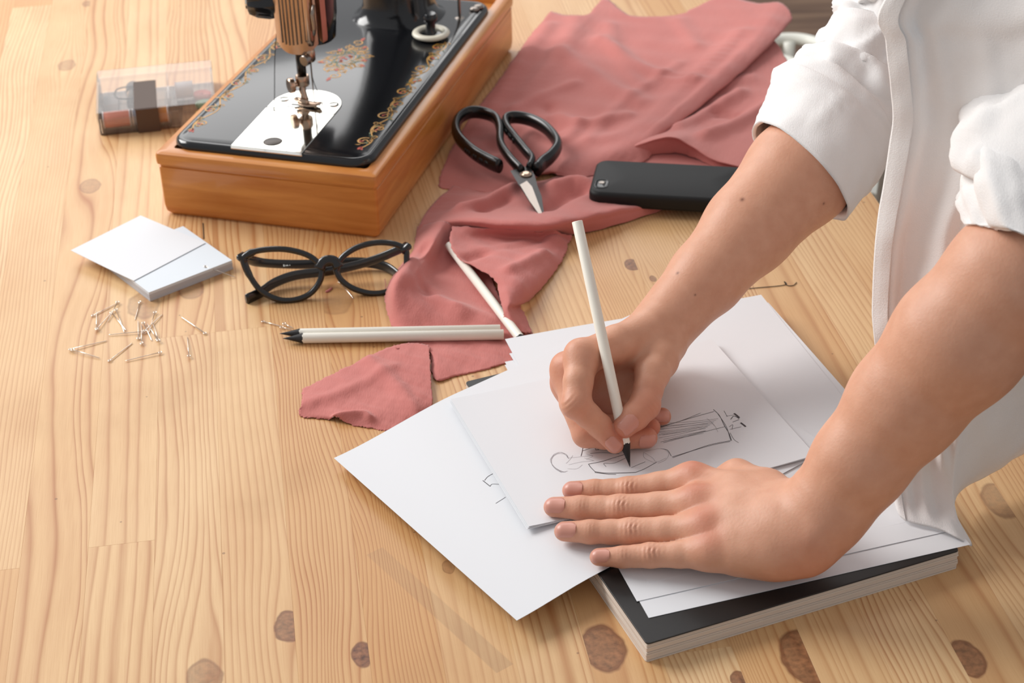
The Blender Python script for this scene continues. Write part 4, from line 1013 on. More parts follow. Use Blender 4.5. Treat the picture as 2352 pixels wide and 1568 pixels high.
RA = [([(1380, 95), (1480, 160), (1600, 200)], 3.5, 9), ([(1290, 130), (1380, 190), (1470, 240)], 3.0, 12), ([(1260, 60), (1180, 170), (1100, 300)], 3.0, 10),
      ([(1330, 40), (1300, 110), (1200, 230), (1130, 330)], 2.6, 12), ([(1270, 270), (1340, 290), (1440, 270)], 2.5, 8), ([(1200, 300), (1290, 330), (1330, 290)], 2.2, 7), ([(1260, 250), (1280, 300)], -2.5, 6), ([(1530, 180), (1570, 188)], -2.5, 5),
      ([(1340, 340), (1470, 300), (1560, 220), (1700, 90)], 2.5, 12)]
RA += [([(1350, 330), (1420, 250), (1560, 150)], 1.5, 7), ([(1180, 260), (1260, 220), (1320, 200)], 1.6, 7), ([(1130, 380), (1200, 340), (1240, 300)], 2.0, 8), ([(1080, 330), (1150, 380), (1190, 400)], 1.8, 7), ([(1400, 60), (1420, 130), (1470, 200)], 1.6, 9), ([(1560, 50), (1600, 110)], 1.6, 9)]
PB = [[(1670, 118, 1), (1705, 100, 1), (1735, 90, 2), (1755, 86, 2), (1772, 84, 2)],
      [(1620, 170, 1), (1670, 160, 2), (1715, 148, 3), (1755, 130, 3), (1794, 114, 2)],
      [(1555, 240, 1), (1630, 225, 2), (1700, 212, 3), (1770, 200, 3), (1834, 190, 2)],
      [(1490, 300, 2), (1580, 285, 4), (1660, 280, 4), (1750, 270, 6), (1880, 270, 4)],
      [(1450, 330, 9), (1540, 312, 20), (1592, 330, 15), (1650, 360, 9), (1760, 385, 4)],
      [(1440, 345, 7), (1543, 321, 16), (1592, 340, 11), (1650, 368, 6), (1760, 392, 3)],
      [(1450, 360, 1), (1545, 352, 2), (1592, 362, 2), (1650, 385, 1), (1760, 405, 1)]]
RB = [([(1560, 300), (1650, 245), (1700, 215)], 4, 8), ([(1620, 330), (1700, 290), (1790, 230)], 5, 8), ([(1690, 270), (1640, 262)], -3, 5), ([(1640, 200), (1720, 180)], 2, 10)]
PC = [[(1040, 428, 1), (1120, 440, 2), (1200, 425, 3), (1280, 405, 2), (1350, 395, 2), (1430, 390, 2), (1560, 380, 1)],
      [(1014, 448, 2), (1100, 450, 7), (1190, 446, 8), (1270, 425, 7), (1340, 425, 8), (1430, 430, 6), (1560, 440, 2)],
      [(985, 478, 2), (1075, 476, 9), (1180, 478, 12), (1270, 470, 11), (1345, 460, 13), (1425, 460, 6), (1552, 460, 3)],
      [(965, 512, 5), (1048, 500, 18), (1155, 505, 23), (1260, 503, 23), (1340, 493, 19), (1430, 476, 13), (1550, 464, 5)],
      [(957, 535, 2), (1040, 516, 14), (1152, 524, 18), (1255, 526, 18), (1335, 514, 13), (1430, 494, 8), (1550, 468, 3)],
      [(955, 545, 1), (1045, 534, 4), (1150, 536, 5), (1240, 538, 4), (1320, 538, 1.5), (1428, 513, 1.5), (1548, 472, 1)]]
RC = [([(1180, 440), (1120, 480), (1060, 500)], 5, 7), ([(1275, 440), (1330, 430), (1400, 470)], 5, 8), ([(1250, 500), (1290, 470), (1340, 450)], -5, 8), ([(1110, 500), (1160, 470)], -4, 7)]
PD_ = [[(1040, 518, 15), (1100, 522, 16), (1180, 530, 15), (1260, 534, 12), (1316, 540, 2)],
       [(1034, 556, 16), (1105, 548, 9), (1180, 550, 6), (1255, 552, 6), (1307, 560, 2)],
       [(1050, 585, 16), (1120, 580, 15), (1185, 582, 13), (1250, 584, 10), (1296, 590, 2)],
       [(1094, 615, 16), (1145, 615, 18), (1195, 618, 17), (1240, 622, 11), (1276, 622, 2)],
       [(1138, 645, 17), (1165, 650, 20), (1195, 655, 18), (1225, 660, 10), (1248, 658, 2)],
       [(1148, 688, 15), (1170, 692, 18), (1190, 694, 13), (1205, 694, 7), (1216, 690, 2)],
       [(1157, 725, 11), (1168, 714, 14), (1178, 708, 12), (1188, 704, 7), (1195, 702, 3)],
       [(1160, 745, 5), (1178, 744, 9), (1192, 738, 7), (1202, 728, 4), (1206, 722, 2)],
       [(1175, 757, 1.5), (1190, 760, 4), (1203, 762, 4), (1215, 764, 2), (1223, 766, 1)]]
RD = [([(1080, 620), (1160, 590), (1240, 565)], -4, 6), ([(1130, 600), (1200, 575), (1280, 560)], 4, 7), ([(1170, 660), (1215, 630), (1250, 600)], 3, 6)]
PE = [[(958, 520, 2), (985, 512, 10), (1015, 506, 17), (1035, 515, 14), (1060, 530, 6), (1090, 540, 2)],
      [(948, 575, 3), (968, 562, 16), (998, 552, 20), (1020, 562, 8), (1060, 580, 2), (1110, 590, 2)],
      [(915, 615, 3), (940, 598, 21), (972, 590, 18), (1003, 608, 4), (1070, 625, 2), (1130, 640, 2)],
      [(890, 655, 4), (910, 634, 24), (948, 630, 22), (985, 655, 6), (1075, 675, 3), (1150, 690, 2)],
      [(884, 690, 3), (902, 676, 18), (938, 672, 17), (990, 688, 9), (1085, 710, 5), (1165, 735, 2)],
      [(893, 730, 2), (918, 726, 8), (965, 720, 9), (1020, 722, 6), (1095, 735, 3), (1190, 762, 1)],
      [(908, 760, 1), (945, 762, 2), (990, 762, 2), (1045, 764, 2), (1110, 768, 2), (1215, 768, 1)],
      [(938, 785, 1), (965, 790, 2), (1000, 795, 2), (1060, 795, 2), (1110, 795, 2), (1190, 800, 1)],
      [(985, 805, 2), (1000, 818, 4), (1030, 818, 3), (1080, 815, 2), (1120, 812, 2), (1180, 815, 1)],
      [(990, 852, 1), (1004, 873, 2), (1050, 862, 1), (1095, 852, 1), (1130, 843, 1), (1180, 826, 1)]]
RE = [([(955, 640), (990, 690), (1060, 730)], 3, 8), ([(975, 600), (960, 660), (985, 690)], -4, 6), ([(1060, 720), (1120, 740)], 2, 8)]
PF = [[(1400, 345, 1), (1560, 325, 1), (1700, 368, 1)], [(1380, 395, 1.2), (1560, 395, 1), (1720, 405, 1)], [(1380, 440, 1), (1560, 442, .8), (1690, 440, .8)]]
cl = join(two_sided(patch(PF, 24, 30, .5, 14, 9)), two_sided(patch(PA, 110, 120, .7, 24, 1, RA, rag=.35)), two_sided(patch(PB, 60, 60, .5, 20, 2, RB, rag=.35)), two_sided(patch(PC, 60, 90, .6, 16, 3, RC)),
          two_sided(patch(PD_, 80, 60, .6, 12, 4, RD, rag=.45)), two_sided(patch(PE, 110, 70, .5, 14, 5, RE, rag=.3)))
mk('rose_cloth', cl, 'rose_cloth', smooth=True, label='large crumpled dusty rose cloth under the scissors and phone', cat='fabric')
PS_ = [[(695, 893, 1.5), (770, 855, 2.5), (850, 817, 3.5), (905, 793, 4), (950, 787, 4), (985, 793, 4)],
       [(693, 925, 4), (770, 895, 5), (850, 862, 5), (910, 840, 5), (955, 835, 5), (988, 835, 5)],
       [(689, 954, 1), (770, 932, 4), (850, 912, 4), (915, 892, 5), (960, 884, 5), (990, 880, 4)],
       [(735, 960, 1), (795, 955, 4), (860, 948, 4), (915, 935, 4), (960, 925, 4), (993, 922, 3)],
       [(768, 965, .5), (815, 977, .6), (860, 984, .6), (890, 988, .6), (930, 975, .6), (985, 945, .6)]]
RS = [([(850, 830), (900, 880), (960, 950)], 2.2, 6), ([(720, 925), (800, 900), (900, 850)], 1.2, 6), ([(770, 960), (830, 955), (850, 962)], 2.5, 3.0)]
mk('fabric_scrap', two_sided(patch(PS_, 60, 80, .35, 10, 7, RS, fine=.2, rag=.35)), 'rose_cloth', smooth=True, label='small dusty rose fabric scrap below the two pencils', cat='fabric')
# frayed threads
rn = random.Random(8)
for k, pts in enumerate((((905, 792), (912, 800), (925, 795), (938, 790)), ((1590, 352), (1602, 345), (1608, 350), (1598, 356)), ((884, 640), (886, 655), (884, 668)))):
    mk('frayed_thread', tube(crom([un(x, y, 2.0 + rn.random() * 3) for x, y in pts], 16), .3, 5), 'thread_rose', smooth=True,
       label=('rose thread curl between the pencils and the scrap', 'rose thread curl behind the phone at the cloth hem', 'rose thread at the cloth edge beside the glasses')[k], cat='thread')
# ------------------------------------------------------------------ person: arms and hands as one blended surface
def rc(P, a, b, r1, r2, up=None, flat=1.0):
    ab = b - a; L2 = ab @ ab + 1e-9
    t = np.clip(((P - a) @ ab) / L2, 0, 1)
    q = P - a - t[:, None] * ab
    if up is None or flat == 1.0:
        d = np.sqrt(np.einsum('ij,ij->i', q, q))
    else:
        h = q @ up; d = np.sqrt(np.maximum(np.einsum('ij,ij->i', q, q) - h * h + (h / flat) ** 2, 0))
        return (d - (r1 + (r2 - r1) * t)) * min(1, flat * .5 + .5)
    return d - (r1 + (r2 - r1) * t)
def smin(a, b, k):
    h = np.maximum(k - np.abs(a - b), 0) / k
    return np.minimum(a, b) - h * h * k * .25
def chain(P, J, k):
    """J = list of (point, radius[, up, flat])"""
    d = None
    for i in range(len(J) - 1):
        a, b = J[i], J[i + 1]
        up, fl = (a[2], a[3]) if len(a) > 2 else (None, 1.0)
        e = rc(P, a[0], b[0], a[1], b[1], up, fl)
        d = e if d is None else smin(d, e, k)
    return d
def U(x, y, z): return un(x, y, z)

class Arm:
    def __init__(s): s.palm = []; s.fingers = []; s.bumps = []; s.creases = []; s.kp = 9.0; s.kf = 7.0; s.nails = []; s.red = []
    def sdf(s, P):
        lo, hi = P.min(0), P.max(0)
        def far(J, m):
            Q = np.array([j[0] for j in J]); r = max(j[1] for j in J)
            g = np.maximum(np.maximum(Q.min(0) - hi, lo - Q.max(0)), 0)
            return np.linalg.norm(g) > r + m
        d = None
        near = [(J, k) for J, k in s.palm if not far(J, s.kp + 9)] or s.palm
        for J, k in near:
            segs = [J[i:i + 2] for i in range(len(J) - 1)]; segs = [g for g in segs if not far(g, k + 9)] or segs
            e = None
            for g in segs:
                q = rc(P, g[0][0], g[1][0], g[0][1], g[1][1], *(g[0][2:4] if len(g[0]) > 2 else (None, 1.0)))
                e = q if e is None else smin(e, q, k)
            d = e if d is None else smin(d, e, s.kp)
        out = None
        for J in s.fingers:
            if far(J, s.kf + 9): continue
            f = smin(chain(P, J, 2.5), d, s.kf)
            out = f if out is None else np.minimum(out, f)
        if out is None: out = d
        def out_of(c, r): return np.any(c + r < lo) or np.any(c - r > hi)
        for c, r, amp in s.bumps:      # soft bumps (knuckles, tendons, nail beds)
            if out_of(c, 2.2 * r): continue
            q = P - c; out = out - amp * np.exp(-np.einsum('ij,ij->i', q, q) / (r * r))
        for c, ax, rad, wl, amp in s.creases:     # wrinkles across a joint
            if out_of(c, 2.2 * rad): continue
            q = P - c; d2 = np.einsum('ij,ij->i', q, q); h = q @ ax
            out = out + amp * np.exp(-d2 / (rad * rad)) * np.cos(2 * math.pi * h / wl + .8 * np.sin(d2 / 30.0))
        return out
def volume(arm, vox):
    import openvdb
    pts = [j[0] for J, k in arm.palm for j in J] + [j[0] for J in arm.fingers for j in J]
    rad = max([j[1] for J, k in arm.palm for j in J]); pts = np.array(pts)
    lo = pts.min(0) - rad - 8; hi = pts.max(0) + rad + 8
    B = 8; n = np.ceil((hi - lo) / vox / B).astype(int) * B
    nb = n // B
    ix = np.stack(np.meshgrid(*[np.arange(k) for k in nb], indexing='ij'), -1).reshape(-1, 3)
    cen = lo + (ix * B + B / 2 - .5) * vox
    dc = arm.sdf(cen)
    act = np.abs(dc) < B * vox * .87 * 1.25 + 2 * vox + 2.5
    arr = np.repeat(np.repeat(np.repeat(np.where(dc > 0, 3.0, -3.0).astype(np.float32).reshape(nb), B, 0), B, 1), B, 2)
    off = np.stack(np.meshgrid(*[np.arange(B)] * 3, indexing='ij'), -1).reshape(-1, 3)
    ai = ix[act]
    for s in range(0, len(ai), 60):
        blk = ai[s:s + 60]; I = (blk[:, None, :] * B + off[None]).reshape(-1, 3)
        v = arm.sdf(lo + I * vox)
        arr[I[:, 0], I[:, 1], I[:, 2]] = np.clip(v, -3, 3)
    g = openvdb.FloatGrid(3.0); g.copyFromArray(arr)
    V, Q = g.convertToQuads(0.0)
    return lo + V * vox, Q
def polish(arm, V):
    """snap vertices onto the exact surface"""
    e = .4; o = np.lexsort((V[:, 1] // 20, V[:, 0] // 20)); out = V.copy()
    for k in range(0, len(o), 2500):
        i = o[k:k + 2500]; X = V[i]; d = arm.sdf(X)
        G = np.stack([arm.sdf(X + e * np.eye(3)[q]) - d for q in range(3)], -1)
        G /= np.linalg.norm(G, axis=1)[:, None] + 1e-9
        out[i] = X - np.clip(d, -1, 1)[:, None] * G * .95
    return out
ZUP = A3(0, 0, 1); TOCAM = -FWD
# ---- flat left hand
Lh = Arm()
fz = {'index': [(1590, 1104, 36, 11.2), (1515, 1116, 31, 9.3), (1441, 1126, 27, 8.9), (1402, 1127, 25.6, 7.6), (1366, 1127, 25, 7.5), (1314, 1126, 23.6, 6.3)],
      'middle': [(1598, 1158, 38.5, 11.6), (1510, 1164, 33, 9.6), (1422, 1168, 28, 9.2), (1378, 1167, 26.3, 8.0), (1334, 1166, 25.6, 7.9), (1273, 1164, 23.6, 6.7)],
      'ring': [(1616, 1216, 36.5, 11.2), (1530, 1219, 31.5, 9.3), (1449, 1221, 27.2, 8.9), (1402, 1221, 25.8, 7.7), (1356, 1221, 25.2, 7.6), (1297, 1220, 23.6, 6.5)],
      'pinky': [(1630, 1270, 32, 10.2), (1560, 1273, 28.5, 8.3), (1492, 1275, 25.6, 7.8), (1460, 1277, 24.4, 6.8), (1430, 1279, 24, 6.7), (1376, 1279, 22.6, 5.7)]}
carp = {'index': (1795, 1165, 46, 16), 'middle': (1805, 1190, 48, 17), 'ring': (1812, 1222, 45, 16.5), 'pinky': (1815, 1255, 39, 15.5)}
KD_ = nrm(A3(0, -.62, .80))
for nm, J in fz.items():
    pts = [U(*q[:3]) for q in J]
    Lh.fingers.append([(p, q[3], ZUP, .92) for p, q in zip(pts, J)])
    c = carp[nm]
    Lh.palm.append(([(pts[0], J[0][3], ZUP, .92), (U((J[0][0] + c[0]) / 2, (J[0][1] + c[1]) / 2, (J[0][2] + c[2]) / 2), (J[0][3] + c[3]) / 2 + .5, ZUP, .9), (U(*c[:3]), c[3], ZUP, .9)], 6))
    kd = lambda i: pts[i] + KD_ * J[i][3]
    Lh.bumps.append((pts[0] + nrm(A3(0, -.3, 1)) * J[0][3], 9, 1.5)); Lh.bumps.append((kd(2), 6.5, .7))
    fd = nrm(pts[5] - pts[2]); sd = nrm(np.cross(fd, KD_))
    Lh.creases.append((kd(2), fd, 5.4, 2.9, .34)); Lh.creases.append((kd(4), fd, 3.8, 2.3, .18))
    Lh.creases.append((kd(2) + sd * 3 - fd * 1, nrm(fd + .7 * sd), 4.5, 2.6, .18)); Lh.creases.append((kd(2) - sd * 3 - fd * 1, nrm(fd - .7 * sd), 4.5, 2.6, .18))
    Lh.red += [(pts[0] + A3(0, 0, J[0][3]), 11, .8), (kd(2), 6, .25), (pts[5], 9, .6), (pts[4], 8, .25)]
    Lh.nails.append((pts[5], fd, KD_, J[5][3], J[5][3] * 1.6, J[5][3] * 2.0))
    Lh.bumps.append((kd(5) - fd * 7.0, 3.2, .4))
Lh.palm.append(([(U(1700, 1268, 33), 14, ZUP, .9), (U(1780, 1268, 36), 16.5, ZUP, .95), (U(1845, 1262, 38), 17)], 6))      # outer edge of the palm
Lh.palm.append(([(U(1640, 1110, 27), 8), (U(1692, 1098, 32), 11.5), (U(1760, 1130, 38), 14), (U(1810, 1165, 42), 16)], 5))   # thumb side
wL = U(1868, 1205, 47)
sideL = nrm(np.cross(U(2080, 915, 122) - wL, TOCAM))
fl_up = nrm(np.cross(sideL, nrm(U(2080, 915, 122) - wL)))
Lh.palm.append(([(U(1800, 1205, 46), 22, ZUP, .82), (U(1862, 1205, 48), 24, ZUP, .82), (U(1905, 1158, 60), 24.5), (U(1975, 1062, 86), 27.5), (U(2080, 925, 122), 32.5), (U(2200, 785, 162), 37.5), (U(2330, 642, 199), 38), (U(2400, 580, 216), 32)], 9))
Lh.bumps.append((U(1868, 1240, 62), 10, 2.0)); Lh.bumps.append((U(1845, 1135, 62), 14, 1.2))
Lh.red += [(U(1862, 1290, 35), 26, .5), (U(1720, 1200, 55), 30, -.2)]
for nm in ('index', 'middle', 'ring', 'pinky'):    # extensor tendons
    J = fz[nm]; c = carp[nm]
    for s in (.25, .45, .65):
        Lh.bumps.append((U(J[0][0] * (1 - s) + c[0] * s, J[0][1] * (1 - s) + c[1] * s, J[0][2] + 12 + 6 * s), 7, .35))
# ---- right hand holding the pencil
Rh = Arm(); Rh.kp = 8.0; Rh.kf = 6.0
rf = {'index': [(1337, 822, 73, 11.3), (1328, 876, 66, 9.6), (1324, 928, 57, 9.6), (1351, 954, 49, 8.2), (1377, 977, 41, 7.9), (1412, 1018, 31, 6.6)],
      'middle': [(1306, 848, 57, 11.0), (1318, 925, 44, 9.4), (1346, 996, 30, 9.0), (1390, 1003, 28, 8.0), (1430, 1004, 27.2, 7.9), (1486, 1005, 26.4, 7.0)],
      'ring': [(1304, 882, 46, 10.4), (1325, 935, 36, 9.0), (1356, 972, 28, 8.5), (1400, 980, 27, 7.6), (1440, 982, 26.5, 7.4), (1494, 981, 26, 6.6)],
      'pinky': [(1322, 905, 36, 9.4), (1350, 930, 30, 8.0), (1380, 946, 27, 7.4), (1430, 953, 26, 6.8), (1465, 956, 25.6, 6.7), (1521, 956, 25.4, 6.0)]}
rcarp = {'index': (1488, 762, 68, 14.5), 'middle': (1494, 776, 60, 15), 'ring': (1500, 792, 50, 14.5), 'pinky': (1505, 806, 42, 14)}
for nm, J in rf.items():
    pts = [U(*q[:3]) for q in J]
    Rh.fingers.append([(p, q[3]) for p, q in zip(pts, J)])
    c = rcarp[nm]
    Rh.palm.append(([(pts[0], J[0][3]), (U((J[0][0] + c[0]) / 2, (J[0][1] + c[1]) / 2, (J[0][2] + c[2]) / 2), (J[0][3] + c[3]) / 2 - .6), (U(*c[:3]), c[3])], 5))
    Rh.red += [(pts[0], 15, .5), (pts[2], 12, .6), (pts[5], 10, .9)]
ip = [U(*q[:3]) for q in rf['index']]
Rh.bumps += [(ip[0] + A3(-4, 2, 9), 8, 1.2), (ip[2] + A3(-6, -6, 3), 6, .9), (U(1285, 830, 62), 7, 1.0)]
Rh.creases += [(ip[2] + A3(-6, -5, 5), nrm(ip[5] - ip[2]), 6, 2.8, .22), (ip[4] + nrm(A3(-.4, -.5, .7)) * 7.5, nrm(ip[5] - ip[4]), 4, 2.3, .15)]
th_ = [(1528, 792, 57, 14.5), (1512, 826, 57, 13), (1498, 858, 56, 11.6), (1489, 895, 52, 9.6), (1480, 930, 47.5, 10.2), (1458, 955, 44, 9.4), (1434, 980, 41, 7.6)]
tp = [U(*q[:3]) for q in th_]
Rh.fingers.append([(p, q[3]) for p, q in zip(tp, th_)])
Rh.red += [(tp[4], 14, .9), (tp[6], 11, .9)]
Rh.bumps += [(tp[4] + A3(7, -6, 3), 6, .8)]
Rh.creases += [(tp[4] + A3(4, -8, 5), nrm(tp[6] - tp[4]), 5.5, 2.8, .2)]
Rh.palm.append(([(U(1512, 828, 56), 11), (U(1455, 808, 60), 9.5), (U(1400, 795, 64), 10)], 6))
Rh.palm.append(([(U(1385, 915, 30), 11.5), (U(1430, 890, 33), 13), (U(1480, 850, 40), 14)], 6))      # web between thumb and index
Rh.palm.append(([(U(1430, 850, 38), 11), (U(1480, 820, 36), 14), (U(1520, 790, 42), 15)], 6))       # heel resting on the paper
armdirR = nrm(U(1835, 400, 127) - U(1525, 748, 62))
Rh.palm.append(([(U(1480, 785, 60), 17), (U(1524, 748, 62), 20.5), (U(1565, 700, 71), 21.5), (U(1620, 640, 83), 25.5), (U(1720, 525, 104), 31.5), (U(1835, 400, 127), 38), (U(1915, 297, 146), 32), (U(1965, 200, 164), 25)], 8))
Rh.bumps.append((U(1500, 722, 78), 9, 1.5))
Rh.nails.append((tp[6], nrm(tp[6] - tp[5]), nrm(TOCAM + A3(.35, 0, .25)), 7.4, 11.5, 12.0))
Rh.nails.append((ip[5], nrm(ip[5] - ip[4]), nrm(TOCAM * .9 + A3(-.1, -.2, -.15)), 6.4, 9.0, 10.5))
mp_ = [U(*q[:3]) for q in rf['middle']]; Rh.nails.append((mp_[5], nrm(mp_[5] - mp_[4]), nrm(TOCAM + A3(0, -.5, -.35)), 7.0, 10, 11))
pp_ = [U(*q[:3]) for q in rf['pinky']]; Rh.nails.append((pp_[5], nrm(pp_[5] - pp_[4]), nrm(TOCAM + A3(.3, 0, .1)), 6.0, 8.5, 10))

def skin_mat():
    m = bpy.data.materials.new('skin'); m.use_nodes = True; nt = m.node_tree; L = nt.links.new; b = nt.nodes['Principled BSDF']
    tc = nt.nodes.new('ShaderNodeTexCoord'); at = nt.nodes.new('ShaderNodeAttribute'); at.attribute_name = 'flush'
    n = nt.nodes.new('ShaderNodeTexNoise'); n.inputs['Scale'].default_value = 95; n.inputs['Detail'].default_value = 5; L(tc.outputs['Object'], n.inputs['Vector'])
    def MIX(f, a, c):
        x = nt.nodes.new('ShaderNodeMix'); x.data_type = 'RGBA'
        if isinstance(f, float): x.inputs[0].default_value = f
        else: L(f, x.inputs[0])
        for i, v in ((6, a), (7, c)):
            if isinstance(v, tuple): x.inputs[i].default_value = v
            else: L(v, x.inputs[i])
        return x.outputs[2]
    c = MIX(n.outputs[0], srgb(222, 171, 144), srgb(201, 145, 117))
    c = MIX(at.outputs['Fac'], c, srgb(190, 106, 82))
    am = nt.nodes.new('ShaderNodeAttribute'); am.attribute_name = 'mole'
    c = MIX(am.outputs['Fac'], c, srgb(96, 50, 34))
    L(c, b.inputs['Base Color']); b.inputs['Roughness'].default_value = .48; b.inputs['Specular IOR Level'].default_value = .35
    b.inputs['Subsurface Weight'].default_value = .18; b.inputs['Subsurface Radius'].default_value = (1, .35, .2); b.inputs['Subsurface Scale'].default_value = .006
    n2 = nt.nodes.new('ShaderNodeTexNoise'); n2.inputs['Scale'].default_value = 520; n2.inputs['Detail'].default_value = 3; L(tc.outputs['Object'], n2.inputs['Vector'])
    bp = nt.nodes.new('ShaderNodeBump'); bp.inputs['Strength'].default_value = .30; bp.inputs['Distance'].default_value = .0005
    L(n2.outputs[0], bp.inputs['Height']); L(bp.outputs[0], b.inputs['Normal'])
    MATS['skin'] = m
skin_mat()
person = root('person', A3(560, 1000, -742), 'person in a white rolled-up shirt leaning in and drawing with a pencil', 'person')
VOX = globals().get('HAND_VOX', 0.9)
geos = []; flush = []
for A_ in (Lh, Rh):
    V, Q = volume(A_, VOX); V = polish(A_, V)
    fl = np.zeros(len(V))
    for c, r, w in A_.red: fl += w * np.exp(-((V - c) ** 2).sum(1) / (r * r))
    geos.append((V, [tuple(q[::-1]) for q in Q])); flush.append(np.clip(fl, 0, 1) * .75)
# upper arms, shoulders, torso (hidden under the shirt), coarse
Bd = Arm(); Bd.kp = 20
shL, shR = A3(440, 900, 430), A3(430, 1225, 415)
pR = [(U(1965, 200, 164), 22), (U(2012, 115, 180), 20), (U(2055, 20, 205), 21), (A3(360, 1225, 312), 27)]
pL = [(U(2400, 580, 216), 28), (U(2415, 480, 229), 26), (U(2475, 300, 258), 26), (A3(384, 902, 348), 29)]
Bd.palm.append((pR + [(shR, 40)], 5)); Bd.palm.append((pL + [(shL, 40)], 5))
SX = (shL + shR) / 2
Bd.palm.append(([(shL, 50), (SX + A3(20, 0, 10), 75), (shR, 50)], 40))
Bd.palm.append(([(SX + A3(40, 0, -30), 95), (SX * .5 + A3(720, 1060, 120) * .5 + A3(40, 0, 20), 100), (A3(740, 1040, 60), 115)], 40))
Bd.palm.append(([(SX + A3(10, 0, 30), 50), (SX + A3(-40, 0, 110), 50)], 20)); Bd.palm.append(([(SX + A3(-75, 0, 170), 78), (SX + A3(-85, 0, 220), 85)], 20))
Bd.palm.append(([(A3(745, 985, 60), 95), (A3(760, 980, -320), 70), (A3(775, 975, -690), 45)], 20)); Bd.palm.append(([(A3(745, 1135, 60), 95), (A3(760, 1140, -320), 70), (A3(775, 1145, -690), 45)], 20))
V, Q = volume(Bd, 7.0); geos.append((V, [tuple(q[::-1]) for q in Q])); flush.append(np.zeros(len(V)))
bg = join(*geos)
body = mk('body', bg, 'skin', person, True)
bv = np.asarray(bg[0]); dv_ = bv - CPOS; dep = dv_ @ FWD; pxs = np.column_stack([IMG_W / 2 + CAM_F * (dv_ @ RGT) / dep, IMG_H / 2 - CAM_F * (dv_ @ UPV) / dep])
mole = np.zeros(len(bv))
for mx_, my_, mr_ in ((1702, 454, 1.5), (1553, 622, 1.1), (1896, 472, .9), (1600, 672, .7)):
    near = np.where(np.hypot(pxs[:, 0] - mx_, pxs[:, 1] - my_) < 6)[0]
    if len(near):
        c_ = bv[near[np.argmin(dep[near])]]; mole = np.maximum(mole, np.exp(-((bv - c_) ** 2).sum(1) / mr_ ** 2) * .8)
cm = body.data.attributes.new('mole', 'FLOAT', 'POINT'); cm.data.foreach_set('value', mole.astype(np.float32))
ca = body.data.attributes.new('flush', 'FLOAT', 'POINT'); ca.data.foreach_set('value', np.concatenate(flush).astype(np.float32))
def nail(A_, tip, d, up, r, w, l):
    up = nrm(up - d * (up @ d)); side = nrm(np.cross(up, d))
    nu, nv = 11, 9; S = []
    for i in range(nu):
        for j in range(nv):
            a = i / (nu - 1); b_ = j / (nv - 1) * 2 - 1
            hw = w / 2 * (1 - .10 * a) * (math.sqrt(max(0.0, 1 - max(0, (.30 - a) / .30) ** 2 * .75)) if a < .30 else 1) * (1 if a < .8 else math.sqrt(max(.2, 1 - ((a - .8) / .2) ** 2 * .5)))
            S.append(tip + d * (r * .78 - l * (1 - a)) + side * (b_ * hw) + up * (r * 2.2))
    P = np.array(S); D = np.tile(-up, (len(P), 1))
    for it in range(60):
        P = P + D * np.clip(A_.sdf(P), -1, 1.2)[:, None] * .8
    bb = np.tile(np.linspace(-1, 1, nv), nu)
    lift_ = .60 - .50 * np.abs(bb) ** 3
    top = P + up * lift_[:, None]; bot = P - up * .5
    F = grid_faces(nu, nv); nb = len(P)
    e1, e2 = top[F[0][1]] - top[F[0][0]], top[F[0][3]] - top[F[0][0]]
    if np.cross(e1, e2) @ up < 0: F = [tuple(reversed(q)) for q in F]
    bd = list(range(nv)) + [nv * q + nv - 1 for q in range(1, nu)] + [nv * (nu - 1) + j for j in range(nv - 2, -1, -1)] + [nv * q for q in range(nu - 2, 0, -1)]
    S_ = [(bd[i], bd[(i + 1) % len(bd)], nb + bd[(i + 1) % len(bd)], nb + bd[i]) for i in range(len(bd))]
    mk('fingernail', (np.concatenate([top, bot]), F + [tuple(nb + i for i in reversed(q)) for q in F] + S_), 'nail', person, True, auto=50)
for A_ in (Lh, Rh):
    for q in A_.nails: nail(A_, *q)

